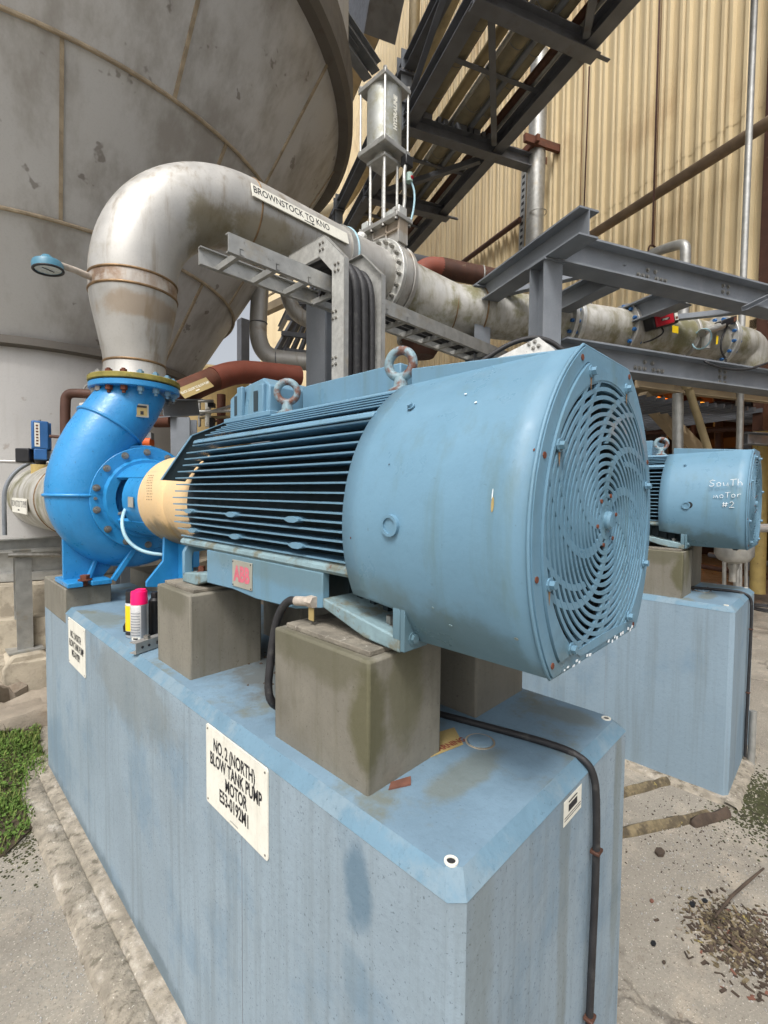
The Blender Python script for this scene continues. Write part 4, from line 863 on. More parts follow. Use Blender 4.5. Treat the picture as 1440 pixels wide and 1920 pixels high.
# tray piece peeking over the motor cowl
tk = thing('tray_end', 'bright galvanised tray end with bolts just above the motor cowl', 'cable tray', tuple(ond(1000, 650, 3.0)))
q0, q1 = ond(930, 672, 2.9), ond(1010, 632, 2.9)
part('tray_side', MB().prism([q0, q1, ond(1040, 655, 2.9), ond(1050, 700, 2.9), ond(930, 700, 2.9)], CF*.02), M['zinc'], tk, smooth=0)
for x, y in ((1003, 640), (1010, 648), (1000, 652), (992, 645)): part('tray_bolt', MB().bolt(ond(x, y, 2.895), -CF, .008, .008), M['boltm'], tk, smooth=0)
part('tray_cable', MB().tube(smooth([ond(1070, 668, 3.0), ond(1020, 630, 3.02), ond(960, 640, 3.05), ond(900, 680, 3.1)]), .016, 10), M['rub'], tk, smooth=60)

# ---------------------------------------------------------------- building wall
VW = 6.5
bw = thing('mill_building', 'tan corrugated metal mill building wall filling the upper right', 'building', tuple(UV(8, VW, 3.6)))
def siding(u0, u1, z0, z1, off=0):
    prof = []; P_ = .30; n = int(round((u1-u0)/P_))
    for i in range(n):
        b0 = u0+i*P_
        for du, dv in ((0, 0), (.12, 0), (.135, -.055), (.175, -.055), (.19, -.022), (.225, -.022), (.24, -.055), (.28, -.055)): prof.append((b0+du, VW+dv-off))
    prof.append((u1, VW-off))
    mb = MB(); m_ = len(prof)
    for z in (z0, z1): mb.v += [UV(u, v_, z) for u, v_ in prof]
    mb.f = [(i, i+1, m_+i+1, m_+i) for i in range(m_-1)]; return mb
u = 3.87; i = 0
while u < 21.9:
    part('siding_sheet', siding(u, u+.9, 3.60, 6.56), M['wall'], bw, smooth=0)
    part('siding_sheet', siding(u, u+.9, 6.50, 13.0, .006), M['wall'], bw, smooth=0)
    part('siding_sheet', siding(u, u+.9, 12.94, 21.6, .012), M['wall'], bw, smooth=0)
    u += .9; i += 1
part('far_siding', siding(u, u+24, 6, 21.6), M['wall'], bw, smooth=0)
part('corner_post', MB().obox(UV(3.80, VW-.02, 9), WU, WV, Z, .06, .06, 6.5), M['brown'], bw)
part('eave_trim', MB().bar(UV(4, VW-.06, 21.6), UV(46, VW-.06, 21.6), .2, .25), M['dsteel'], bw)
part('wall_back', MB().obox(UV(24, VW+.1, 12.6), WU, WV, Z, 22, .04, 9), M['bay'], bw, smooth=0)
for uu in (6.9, 5.35): part('sheet_lap', MB().obox(UV(uu, VW-.06, 9), WU, WV, Z, .006, .003, 5.4), M['seam'], bw, smooth=0)
part('bottom_trim', MB().bar(UV(4.0, VW-.03, 3.58), UV(26, VW-.03, 3.58), .10, .05), M['baysteel'], bw, smooth=0)
# things on the wall
def wallpipe(name, label, a, b, r, m, vv, cat='pipe', group=None, collars=()):
    p0, p1 = onv(*a, vv), onv(*b, vv)
    return solo(name, MB().cyl(p0, p1, r, seg=18), M[m], label, cat, group, smooth=60)
wallpipe('wall_pipe', 'brown stained pipe sloping across the tan wall towards the upper right', (1040, 485), (1480, 205), .072, 'wpipe', 6.05)
wallpipe('thin_wall_pipe', 'thin brown pipe sloping on the tan wall behind the red elbow pipe', (830, 520), (975, 412), .06, 'brown', 6.35)
wallpipe('conduit', 'grey vertical conduit in front of the right end of the tan wall', (1417, -60), (1392, 560), .034, 'galv', 5.7)
wallpipe('conduit_drop', 'grey vertical conduit below the upper beam at the right edge', (1392, 570), (1386, 760), .034, 'galv', 5.7)
dpz = thing('downpipe', 'grey vertical pipe with rusty bracket against the tan wall', 'pipe', tuple(onv(1000, 470, 6.1)))
q0, q1, q2 = onv(1012, 100, 6.1), onv(1001, 470, 6.1), onv(1003, 400, 6.1)
part('pipe_shaft', MB().cyl(q0, q1, .165, seg=28), M['galv'], dpz, smooth=60)
for yy in (225, 400): part('pipe_joint', MB().torus(onv(1008, yy, 6.1), Z, .163, .008, 28, 8), M['galv'], dpz, smooth=60)
c = onv(1005, 282, 6.1)
part('rusty_bracket', MB().obox(c-WU*.19, WV, WU, Z, .42, .035, .07).obox(c+WU*.19, WV, WU, Z, .42, .035, .07).obox(c-WV*.18, WV, WU, Z, .035, .3, .06), M['rust'], dpz, smooth=0)
lad = thing('cable_ladder', 'narrow perforated vertical ladder strip left of the grey downpipe', 'ladder', tuple(onv(978, 480, 6.35)))
l0, l1 = onv(984, 300, 6.4), onv(976, 500, 6.4)
part('ladder_strip', MB().bar(l0, l1, .16, .02, WV), M['galv'], lad, smooth=0)
for k in range(16): part('slot', MB().obox(l0.lerp(l1, (k+.5)/16)-WV*.012, WU, WV, Z, .04, .002, .03), M['rub'], lad, smooth=0)
for n_, (a, b) in enumerate((((1237, -10), (1223, 462)), ((1105, 125), (1095, 395)))):
    solo('hanging_rod', MB().cyl(onv(*a, 5.9), onv(*b, 5.9), .013, seg=6), M['brown'], ('thin rusty rod hanging down the tan wall to the hooked grey pipe', 'thin dark rod hanging from the pipe rack corner down to the beam tip')[n_], 'rod', 'thin hanging rods')
solo('hooked_pipe', MB().tube(smooth([onv(1165, 505, 5.6), onv(1215, 478, 5.6), onv(1265, 460, 5.6), onv(1284, 458, 5.6), onv(1286, 475, 5.6), onv(1283, 520, 5.6), onv(1280, 640, 5.6)], 2), .06, 16), M['galv'], 'grey pipe rising behind the frame and bending left over the upper beam', 'pipe', smooth=60)
solo('pipe_hook', MB().torus(onv(1223, 470, 5.62), WU, .07, .012, 20, 6), M['brown'], 'small rusty hook round the bent grey pipe', 'hook', smooth=60)
# ---------------------------------------------------------------- overhead pipe rack
ZR = 8.05
rk_g = 'members of the overhead pipe rack'
def rbeam(label, p0, p1, h, b, m='dsteel', name='rack_beam', up=None):
    return solo(name, MB().ibeam(p0, p1, h, b, up), M[m], label, 'beam', rk_g, smooth=0)
rbeam('right edge stringer of the overhead pipe rack nearest the tan wall', UV(2.6, 5.2, ZR+.1), UV(15.5, 5.2, ZR+.1), .24, .22)
rbeam('left lower stringer of the overhead pipe rack with pipes beside it', UV(3.2, 3.42, ZR+.1), UV(22, 3.42, ZR+.1), .24, .22)
rbeam('left upper chord of the overhead pipe rack', UV(3.6, 3.40, ZR+1.0), UV(22, 3.40, ZR+1.0), .22, .20)
for k, (uu, lab) in enumerate(((3.3, 'nearest cross beam of the pipe rack above the frame'), (5.5, 'upper cross beam of the pipe rack crossing under six pipes'), (7.75, 'middle cross beam of the pipe rack reaching the grey downpipe'), (9.85, 'lower cross beam of the pipe rack right of the gate valve rods'), (12.0, 'fifth cross beam of the pipe rack close behind the valve bonnet'))):
    rbeam(lab, UV(uu, 3.3, ZR+.02), UV(uu, 6.0 if k == 2 else 5.35, ZR+.02), .24, .2, name='rack_cross_beam')
for k, (uu, lab) in enumerate(((7.85, 'rack post with bolted joint right of the air cylinder'), (12.1, 'rack post farther along behind the valve'))):
    T = thing('rack_post', lab, 'post', tuple(UV(uu, 3.42, ZR-.2)), 'posts of the pipe rack')
    part('post_shaft', MB().ibeam(UV(uu, 3.36, ZR-.1), UV(uu, 3.36, ZR+1.25), .2, .2, WU), M['steel'], T, smooth=0)
    for zz in (ZR+.35, ZR+.85): part('splice_plate', MB().obox(UV(uu, 3.36, zz), WU, WV, Z, .15, .14, .02), M['dsteel'], T, smooth=0)
    if k == 0:
        for i in range(4): part('splice_bolt', MB().bolt(UV(uu-.13, 3.28+i*.06, ZR+.87), Z, .016, .03), M['boltm'], T, smooth=0)
for k, (a, b, lab) in enumerate(((UV(5.62, 3.6, ZR-.03), UV(7.6, 5.0, ZR-.03), 'dark diagonal brace under the pipe rack between its upper and middle cross beams'), (UV(8.0, 5.0, ZR-.03), UV(9.7, 3.55, ZR-.03), 'dark diagonal brace under the pipe rack behind the air hoses'), (UV(7.9, 3.42, ZR+.2), UV(6.2, 3.41, ZR+.95), 'steep truss diagonal beside the rack post'), (UV(3.4, 3.6, ZR-.03), UV(5.4, 5.0, ZR-.03), 'dark diagonal brace at the near end of the pipe rack'))):
    brace(lab, a, b, .10, 'dsteel', 'rack braces', .014)
for k, (vv, r, m_, zz, lab) in enumerate(((3.72, .17, 'rackpipe', .42, 'fat lagged pipe next to the left stringer of the rack'), (3.95, .07, 'brown', .60, 'thin dark pipe riding high between the left pipes of the rack'), (4.58, .05, 'galv', .62, 'thin grey pipe riding high above the middle of the rack'), (4.86, .07, 'olive', .52, 'olive pipe riding high near the right stringer of the rack'), (5.09, .05, 'galv', .30, 'slim grey conduit tight against the right stringer of the rack'), (3.56, .045, 'galv', .22, 'slim grey conduit tight against the left stringer of the rack'), (4.31, .05, 'brown', .75, 'dark thin pipe riding highest above the middle of the rack'), (4.60, .045, 'steel', .25, 'slim grey conduit low between the two middle lagged pipes'), (4.08, .085, 'olive', .30, 'thin olive pipe between the lagged rack pipes'), (4.22, .035, 'galv', .27, 'thinnest bright pipe in the overhead rack'), (4.42, .15, 'rackpipe', .38, 'lagged pipe in the middle of the rack'), (4.72, .13, 'rackpipe', .36, 'lagged pipe right of the middle of the rack'), (4.98, .06, 'brown', .28, 'thin brown pipe beside the right stringer of the rack'))):
    T = thing('rack_pipe', lab, 'pipe', tuple(UV(9, vv, ZR+zz-r)), 'pipes in the overhead rack')
    part('pipe_run', MB().cyl(UV(2.4, vv, ZR+zz), UV(20, vv, ZR+zz), r, seg=22), M[m_], T, smooth=60)
    if r > .1:
        for i in range(18): part('lagging_band', MB().torus(UV(3+i*.62, vv, ZR+zz), WU, r, .006, 22, 5), M['dsteel'], T, smooth=60)
    part('pipe_shoe', MB().obox(UV(7.75, vv, ZR+.17), WU, WV, Z, .12, r*.5, .05), M['dsteel'], T, smooth=0)
for k, (uu, lab) in enumerate(((6.6, 'thin cross angle between the upper and middle cross beams of the rack'), (8.8, 'thin cross angle between the middle and lower cross beams of the rack'), (10.9, 'thin cross angle just beyond the lower cross beam of the rack'))):
    brace(lab, UV(uu, 3.35, ZR+.2), UV(uu, 5.2, ZR+.2), .08, 'dsteel', 'thin cross angles of the rack', .012)
for k, uu in enumerate((5.5, 7.75, 9.85)):
    brace(('short bracket sticking out right of the rack at the upper cross beam', 'short bracket sticking out right of the rack at the middle cross beam', 'short bracket sticking out right of the rack at the lower cross beam')[k], UV(uu+.05, 5.3, ZR-.02), UV(uu+.05, 5.62, ZR-.02), .06, 'dsteel', 'rack stub brackets')
rbeam('small bracket beam from the tan wall holding the far end of the rack', UV(13.0, 5.0, ZR-.5), UV(13.0, 6.45, ZR-.5), .22, .2)
# drain pipe on the far wall, vertical and elbowed
solo('wall_drain_pipe', MB().cyl(onv(779, -40, 6.0), onv(772, 190, 6.0), .16, seg=18), M['olive'], 'yellowish vertical drain pipe on the tan wall above the air cylinder', 'pipe', smooth=60)
solo('lagged_pipe', MB().cyl(onv(868, -60, 4.9), onv(775, 148, 4.9), .21, seg=22).cyl(onv(775, 148, 4.9), onv(738, 225, 4.9), .19, seg=22), M['rackpipe'], 'stained lagged pipe slanting behind the drain pipe at the top', 'pipe', smooth=60)
solo('pipe_clamp_bracket', MB().obox(onv(795, 88, 4.88), WV, WU, Z, .3, .08, .1), M['rust'], 'rust red bracket under the slanting lagged pipe', 'bracket', smooth=0)
solo('far_wall_pipe', MB().tube(smooth([onv(700, 285, 5.4), onv(668, 345, 5.4), onv(648, 375, 5.4), onv(632, 392, 5.4), onv(605, 398, 5.4)], 2), .25, 18), M['olive'], 'yellowish pipe bending on the far wall left of the valve rods', 'pipe', smooth=60)
# high gallery between tank and building
gl = thing('high_gallery', 'dark steel gallery and trusses high between the tank and the mill', 'gallery', tuple(UV(15, 4.3, 19)))
def gp(n, a, b, w, h, m='dsteel'): part(n, MB().bar(a, b, w, h), M[m], gl, smooth=0)
gp('edge_girder', onv(726, -20, 4.9), onv(640, 198, 4.9), .45, .45, 'baysteel')
gp('edge_girder', onv(735, -20, 5.1), onv(652, 185, 5.1), .3, .35)
for a, b in (((624, 92), (668, 78)), ((622, 106), (668, 124)), ((618, 122), (652, 160)), ((614, 150), (655, 164)), ((618, 172), (652, 162)), ((640, 60), (690, 72)), ((650, 34), (700, 52)), ((640, 45), (680, 95)), ((660, 20), (705, 44)), ((660, 46), (660, 84))):
    gp('gallery_brace', onv(*a, 4.85), onv(*b, 4.85), .13, .13)
part('gallery_panel', MB().prism([onv(660, 78, 4.95), onv(676, 96, 4.95), onv(648, 192, 4.95), onv(630, 188, 4.95)], WV*.05), M['teal'], gl, smooth=0)
part('gallery_panel', MB().prism([onv(678, 40, 4.95), onv(692, 46, 4.95), onv(686, 70, 4.95), onv(672, 62, 4.95)], WV*.05), M['teal'], gl, smooth=0)
gp('gallery_floor', onv(632, -4, 4.6), onv(722, 20, 4.6), .9, 1.1, 'dsteel')
gp('gallery_floor', onv(640, 26, 4.7), onv(712, 44, 4.7), .22, .3, 'baysteel')
for n_, (a, b) in enumerate((((624, 8), (706, 128)), ((618, 40), (690, 140)))):
    solo('tank_strut', MB().ibeam(ond(a[0], a[1], 8.5), ond(b[0], b[1], 9.5), .22, .2), M['steel'], ('upper inclined steel strut running down from the tank behind the air cylinder', 'lower inclined steel strut running down from the tank behind the air cylinder')[n_], 'strut', 'inclined struts', smooth=0)

# ---------------------------------------------------------------- dark open bay under the wall
by = thing('open_bay', 'dark open bay under the tan wall lit by orange lamps', 'bay', tuple(UV(5, 9, 0)))
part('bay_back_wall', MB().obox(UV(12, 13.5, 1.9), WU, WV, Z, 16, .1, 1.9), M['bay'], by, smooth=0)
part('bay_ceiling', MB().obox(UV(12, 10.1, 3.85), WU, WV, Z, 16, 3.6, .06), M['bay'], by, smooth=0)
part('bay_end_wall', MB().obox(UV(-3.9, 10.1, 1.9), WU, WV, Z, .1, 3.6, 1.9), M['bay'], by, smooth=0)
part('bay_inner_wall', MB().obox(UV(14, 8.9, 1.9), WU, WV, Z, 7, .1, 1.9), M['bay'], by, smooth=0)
for zz, vv in ((3.55, 7.4), (3.3, 9.0), (2.9, 11.5), (2.35, 13.0)):
    part('bay_beam', MB().bar(UV(-3, vv, zz), UV(20, vv, zz), .2, .24), M['bay' if vv > 8 else 'baysteel'], by, smooth=0)
for uu in (1.5, 4.2, 7.0): part('bay_beam', MB().bar(UV(uu, 7, 3.62), UV(uu, 13.3, 3.62), .18, .26), M['rust'], by, smooth=0)
for k, (a, b, r_, m_) in enumerate((((1190, 770, ), (1450, 790), .06, 'dsteel'), ((1200, 812), (1460, 800), .05, 'brown'), ((1240, 742), (1250, 880), .05, 'dsteel'), ((1345, 742), (1350, 880), .07, 'brown'), ((1300, 790), (1300, 870), .04, 'rust'), ((1220, 800), (1330, 770), .05, 'baysteel'), ((1400, 742), (1404, 1100), .06, 'dsteel'), ((1330, 1040), (1460, 1060), .05, 'dsteel'), ((1310, 1060), (1460, 1085), .05, 'brown'), ((1340, 760), (1460, 775), .08, 'dsteel'))):
    part('bay_pipe', MB().cyl(onv(a[0], a[1], 8.2+.25*(k % 4)), onv(b[0], b[1], 8.2+.25*(k % 4)), r_, seg=12), M[m_], by, smooth=60)
for p in (onv(1293, 768, 9.5), onv(1305, 760, 9.5)):
    lt = thing('bay_lamp', 'glowing orange lamp in the dark bay, '+('left of the pair' if p.z < onv(1305, 760, 9.5).z-.001 else 'right of the pair'), 'lamp', tuple(p), 'orange bay lamps')
    part('lamp_shade', MB().lathe(p+Z*.10, -Z, [(.02, -.08), (.10, -.02), (.16, .06), (.15, .06), (.05, 0)], 20), M['baysteel'], lt)
    part('lamp_glass', MB().lathe(p, -Z, [(0, .07), (.08, .05), (.12, 0), (0, -.02)], 16), M['lamp'], lt)
    pl_ = bpy.data.lights.new('bay_light', 'POINT'); pl_.energy = 14; pl_.color = (1, .45, .10); pl_.shadow_soft_size = .1
    po = bpy.data.objects.new('bay_light', pl_); C.objects.link(po); po.location = p-Z*.2
solo('light_tube', MB().cyl(onv(1232, 751, 8), onv(1258, 757, 8), .075, seg=14), M['orangeglow'], 'orange glowing tube light at the left of the dark bay', 'lamp', smooth=60)
pl_ = bpy.data.lights.new('bay_light', 'POINT'); pl_.energy = 16; pl_.color = (1, .42, .08); pl_.shadow_soft_size = .2
po = bpy.data.objects.new('bay_light', pl_); C.objects.link(po); po.location = UV(2.2, 10.5, 3.0)
# ledge, grating edge and posts in front of the bay
solo('ledge_beam', MB().chan(onu(1190, 716, 3.6), onu(1262, 726, 3.6), .13, .08, Z, .01), M['baysteel'], 'beige channel beam under the left part of the lower grey beam', 'beam', smooth=0)
solo('ledge_beam', MB().chan(onu(1262, 727, 3.6), onu(1470, 750, 3.6), .13, .08, Z, .01), M['baysteel'], 'beige channel beam under the right part of the lower grey beam', 'beam', smooth=0)
gt = thing('walkway_grating', 'dark ribbed walkway underside behind the beige channel beams', 'grating', tuple(UV(4.2, 4.6, 2.75)))
for k in range(26): part('grating_bar', MB().bar(UV(3.75, 3.2+k*.14, 2.74), UV(5.6, 3.2+k*.14, 2.74), .03, .05), M['dsteel'], gt, smooth=0)
def post(name, label, a, b, r, m_, u_, group=None): return solo(name, MB().cyl(onu(*a, u_), onu(*b, u_), r, seg=18), M[m_], label, 'post', group, smooth=60)
post('pipe_post', 'fat grey pipe post rising behind the second motor', (1271, 738), (1270, 1100), .05, 'galv', 3.4)
post('pipe_post', 'slim grey pipe post rising behind the right end of the second motor', (1389, 722), (1381, 1100), .032, 'galv', 3.4)
solo('slanted_pipe', MB().cyl(onu(1288, 719, 3.3), onu(1330, 850, 3.3), .036, seg=14).cyl(onu(1285, 714, 3.3), onu(1290, 727, 3.3), .05, seg=14), M['olive'], 'slanted capped pipe between the two posts behind the second motor', 'pipe', smooth=60)
post('yellow_post', 'yellowish round post standing behind the right end of the second pedestal', (1428, 762), (1420, 1112), .10, 'yellowpost', 4.6)
solo('diagonal_strut', MB().bar(onu(1203, 742, 4.4), onu(1300, 850, 4.4), .12, .12), M['baysteel'], 'beige diagonal strut left of the fat pipe post', 'strut', smooth=0)
solo('diagonal_strut', MB().bar(onu(1222, 752, 4.9), onu(1318, 850, 4.9), .12, .12), M['baysteel'], 'tan diagonal strut just behind the fat pipe post', 'strut', smooth=0)
solo('bay_pipe', MB().cyl(onu(1190, 798, 5.5), onu(1460, 752, 5.5), .09, seg=16), M['galv'], 'long grey pipe sloping across the dark bay', 'pipe', smooth=60)
solo('grey_bracket', MB().ibeam(onu(1402, 822, 4.2), onu(1470, 826, 4.2), .16, .16), M['steel'], 'grey beam stub at the right edge beside the yellowish post', 'beam', smooth=0)
solo('hand_rail', MB().cyl(onu(1350, 642, 4.6), onu(1470, 660, 4.6), .03, seg=10), M['olive'], 'thin yellowish rail crossing at the right edge above the lower beam', 'rail', smooth=60)
# pump pipework seen under the second motor
bp2 = thing('bowl_strainer', 'stainless bowl with drain spout under the second motor', 'strainer', tuple(onu(1375, 1075, 3.2)))
cc = onu(1376, 1040, 3.2)
part('bowl', MB().lathe(cc, -Z, [(.17, -.12), (.17, 0), (.13, .06), (.05, .09), (.05, .13), (.035, .16), (.035, .28), (0, .28)], 28), M['galv'], bp2)
solo('white_pipe', MB().cyl(onu(1410, 990, 3.5), onu(1480, 990, 3.5), .05, seg=14), M['skirt'], 'pale horizontal pipe stub at the right edge beside the second motor', 'pipe', smooth=60)
for n_, x in enumerate((1358, 1388, 1399)):
    post('thin_post', ('left', 'middle', 'right')[n_]+' thin grey leg standing behind the second pedestal', (x, 1045), (x, 1135), .02, 'galv', 3.6+.1*n_, 'thin legs behind the second pedestal')

# ---------------------------------------------------------------- blow tank
TC = V((math.sin(R(10.95))*7, math.cos(R(10.95))*7, 0)); RT, R2, ZA, SL = 3.42, 1.50, .58, 1.642
ZRIM = ZA+SL*RT
tk_ = thing('blow_tank', 'huge dull steel cone bottomed tank filling the upper left', 'tank', tuple(TC))
part('cone_bottom', MB().lathe(TC, Z, [(r_, ZA+SL*r_) for r_ in (R2-.05, 1.8, 2.06, 2.4, 2.7, 3.0, RT)], 128), M['tank'], tk_, smooth=60)
part('knuckle_ring', MB().lathe(TC, Z, [(RT-.02, ZRIM-.03), (RT+.10, ZRIM-.05), (RT+.16, ZRIM+.0), (RT+.16, ZRIM+.42), (RT+.1, ZRIM+.46)], 128), M['tankband'], tk_, smooth=40)
part('tank_shell', MB().lathe(TC, Z, [(RT+.1, ZRIM+.3), (RT+.1, 26)], 128), M['tank'], tk_, smooth=60)
part('shell_seam', MB().torus(TC+Z*(ZRIM+2.2), Z, RT+.1, .015, 96, 6), M['tankrib'], tk_)
for r_ in (2.06, 2.70): part('ring_seam', MB().torus(TC+Z*(ZA+SL*r_-.01), Z, r_+.012, .018, 110, 8), M['tankrib'], tk_)
def cseam(az, r0, r1):
    d = V((math.sin(R(az)), math.cos(R(az)), 0)); a_ = TC+d*r0+Z*(ZA+SL*r0); b_ = TC+d*r1+Z*(ZA+SL*r1)
    n_ = V((d.x*SL, d.y*SL, -1)).normalized()
    part('plate_seam', MB().bar(a_+n_*.006, b_+n_*.006, .028, .02, n_), M['tankrib'], tk_, smooth=0)
for az, r0, r1 in ((189, 2.06, 2.7), (172, 2.7, RT), (160, 2.06, 2.7), (146, 2.7, RT), (150, R2, 2.06), (205, 2.7, RT), (176, R2, 2.06), (218, 2.06, 2.7), (132, 2.06, 2.7), (118, 2.7, RT)): cseam(az, r0, r1)
part('discharge_shell', MB().lathe(TC, Z, [(R2, 1.0), (R2, ZA+SL*R2+.02)], 96), M['skirt'], tk_, smooth=60)
part('shell_ring', MB().lathe(TC, Z, [(R2, ZA+SL*R2-.05), (R2+.10, ZA+SL*R2-.04), (R2+.10, ZA+SL*R2+.03), (R2, ZA+SL*R2+.05)], 96), M['tankband'], tk_, smooth=30)
part('base_ring', MB().lathe(TC, Z, [(R2, .86), (R2+.14, .86), (R2+.14, .93), (R2+.02, .93), (R2+.02, 1.12), (R2+.14, 1.12), (R2+.14, 1.17), (R2, 1.17)], 64), M['galv'], tk_, smooth=30)
part('shell_weld', MB().torus(TC+Z*1.95, Z, R2, .012, 64, 6), M['skirt'], tk_)
for k in range(26):
    t = 2*math.pi*k/26; d = V((math.cos(t), math.sin(t), 0)); part('base_gusset', MB().obox(TC+d*(R2+.07)+Z*1.02, d, d.cross(Z), Z, .065, .012, .1), M['baysteel'], tk_, smooth=0)
part('plinth', MB().lathe(TC, Z, [(0, .85), (R2+.35, .85), (R2+.38, .6), (R2+.55, .6), (R2+.55, .32), (R2+.8, .3), (R2+.8, 0)], 48), M['conc'], tk_, smooth=20)

# suction pipe with its conduit arch and support
spz = 1.62
sp = thing('suction_pipe', 'stained stainless suction pipe running from the blue pump back to the tank', 'pipe', (.97, 4.5, 1.35))
part('pipe_run', MB().cyl(V((.97, 3.1, spz)), V((.97, 5.56, spz)), .285, seg=48), M['ssmoss'], sp, smooth=60)
part('weld_seam', MB().torus(V((.97, 4.25, spz)), Y, .284, .008, 48, 8), M['weld'], sp)
pc = onx(36, 948, .676); pl2 = thing('suction_label', 'white label with an arrow on the left suction pipe', 'label', tuple(pc))
part('label_plate', MB().obox(pc, Y, Z, X, .32, .06, .004), M['white'], pl2)
text('BROWNSTOCK TO PUMP', .075, pc-X*.0045+Z*.012, -Y, Z, M['ink'], pl2, squeeze=.78)
part('arrow', MB().obox(pc-X*.0045-Z*.035, Y, Z, X, .035, .006, .0004), M['ink'], pl2)
ca = [V((.62, 5.15, 1.30)), V((.62, 5.15, 1.62))]+[V((.97-.35*math.cos(R(t)), 5.15, 1.62+.35*math.sin(R(t)))) for t in range(15, 120, 15)]
solo('conduit_arch', MB().tube(smooth(ca, 2), .017, 10), M['steel'], 'thin grey conduit arching over the left suction pipe', 'conduit', smooth=60)
st = thing('pipe_stand', 'galvanised channel stand under the left suction pipe on a concrete block', 'stand', (.85, 4.9, 0))
part('cross_channel', MB().chan(V((.34, 4.9, 1.24)), V((1.5, 4.9, 1.24)), .10, .06, Z, .01), M['galv'], st, smooth=0)
part('stand_post', MB().ibeam(V((.70, 4.9, .36)), V((.70, 4.9, 1.19)), .11, .11, Y), M['galv'], st, smooth=0)
part('stand_bolt', MB().cyl(V((.6, 4.84, 1.16)), V((1.0, 4.8, 1.13)), .02, seg=8), M['boltm'], st)
part('base_flange', MB().box(.58, .82, 4.78, 5.02, .35, .365), M['galv'], st)
part('stand_footing', MB().prism([V((.52, 4.66, 0)), V((.90, 4.66, 0)), V((.88, 4.68, .28)), V((.80, 4.74, .35)), V((.60, 4.74, .35)), V((.53, 4.68, .28))], V((0, .42, 0))), M['conc'], st, bevel=.02)
for n_, (x, y) in enumerate(((1.26, 4.1), (1.55, 5.3))):
    s_ = thing('stub_column', ('grey stub column behind the blue pump under its belly', 'grey stub column behind the bearing leg')[n_], 'column', (x, y, 0), 'stub columns behind the pump')
    part('column_shaft', MB().ibeam(V((x, y, .5)), V((x, y, 1.5)), .14, .14, Y), M['steel'], s_, smooth=0)
    part('column_footing', MB().box(x-.25, x+.3, y-.2, y+.3, 0, .5), M['conc'], s_, bevel=.02)
# terraces, slabs and rocks at the left
struct('concrete_ledge', MB().prism([V((-1.6, 5.9, 0)), V((3.2, 5.3, 0)), V((3.2, 7.5, 0)), V((-1.6, 8, 0))], V((0, 0, .52))), M['conc'], bevel=.03)
struct('concrete_ledge', MB().prism([V((-1.6, 6.3, .5)), V((3.2, 5.7, .5)), V((3.2, 7.5, .5)), V((-1.6, 8, .5))], V((0, 0, .22))), M['conc'], bevel=.03)
solo('rock_slab', lumpy([(-.3, 4.5), (.35, 4.35), (.72, 4.75), (.8, 5.4), (.4, 5.8), (-.2, 5.9), (-.6, 5.3)], 0, .16, amp=.06, seed=3), M['rock'], 'large pale rock slab left of the pipe stand footing', 'rock', 'rocks by the pump', smooth=25)
solo('rock_slab', lumpy([(.25, 4.15), (.75, 4.0), (.95, 4.25), (.85, 4.55), (.4, 4.5)], 0, .10, amp=.05, seed=5), M['rock'], 'low flat rock just above the grass patch', 'rock', 'rocks by the pump', smooth=25)
solo('rock_slab', lumpy([(.9, 3.75), (2.2, 3.7), (2.3, 4.6), (1.0, 4.7)], 0, .62, amp=.09, seed=8), M['rock'], 'rough dark rock heap behind the pump base', 'rock', 'rocks by the pump', smooth=40)
solo('ground_plank', MB().bar(onz(-20, 1262, .03), onz(88, 1243, .03), .05, .03), M['timber'], 'thin weathered plank lying along the top of the grass', 'plank', smooth=0)
# pipes between tank and pump
q = [ond(195, 742, 3.9), ond(150, 737, 3.9), ond(124, 738, 3.9), ond(122, 765, 3.9), ond(123, 830, 3.9)]
solo('brown_pipe', MB().tube(smooth(q, 3), .038, 16), M['brown'], 'dark brown pipe bending down left of the pump outlet flange', 'pipe', smooth=60)
solo('brown_nipple', MB().cyl(ond(94, 818, 3.9), ond(122, 820, 3.9), .014, seg=10), M['brown'], 'short brown pipe nipple left of the dark brown pipe', 'pipe', smooth=60)
va = thing('valve_actuator', 'blue valve actuator block with a white strip left of the pump', 'actuator', tuple(ond(72, 860, 4.0)))
ac = ond(75, 818, 4.0); ax1 = CR*.78+CF*.6; ax2 = CF*.78-CR*.6
part('actuator_body', MB().obox(ac, ax1, ax2, Z, .06, .09, .118), M['bluea'], va, bevel=.012)
part('actuator_rib', MB().obox(ac+ax1*.066+ax2*.03, ax1, ax2, Z, .012, .03, .115).obox(ac+ax1*.066-ax2*.04, ax1, ax2, Z, .012, .02, .11), M['bluea'], va, bevel=.004)
part('white_strip', MB().obox(ac-ax2*.091-ax1*.022, ax1, ax2, Z, .018, .002, .098), M['white'], va)
for k in range(7): part('strip_print', MB().obox(ac-ax2*.0935-ax1*.022+Z*(.075-.025*k), ax1, ax2, Z, .008, .0005, .007), M['rust'], va)
part('actuator_yoke', MB().obox(ac-Z*.16-ax2*.03, ax1, ax2, Z, .045, .06, .045), M['bluea'], va, bevel=.008)
part('gear_box', MB().obox(ac-Z*.16+ax1*.0+CR*.10+CF*.05, CR, CF, Z, .10, .05, .042).obox(ac-Z*.165-CR*.12, CR, CF, Z, .06, .05, .06), M['blackp'], va, bevel=.01)
part('gear_plate', MB().obox(ac-Z*.16+CR*.10-CF*.005, CR, CF, Z, .06, .004, .036), M['galv'], va)
part('indicator', MB().cyl(ac+Z*.118, ac+Z*.14, .010, seg=10), M['boltm'], va)
part('yoke_pin', MB().cyl(ac-Z*.25, ac-Z*.19, .03, .05, seg=12), M['rub'], va)
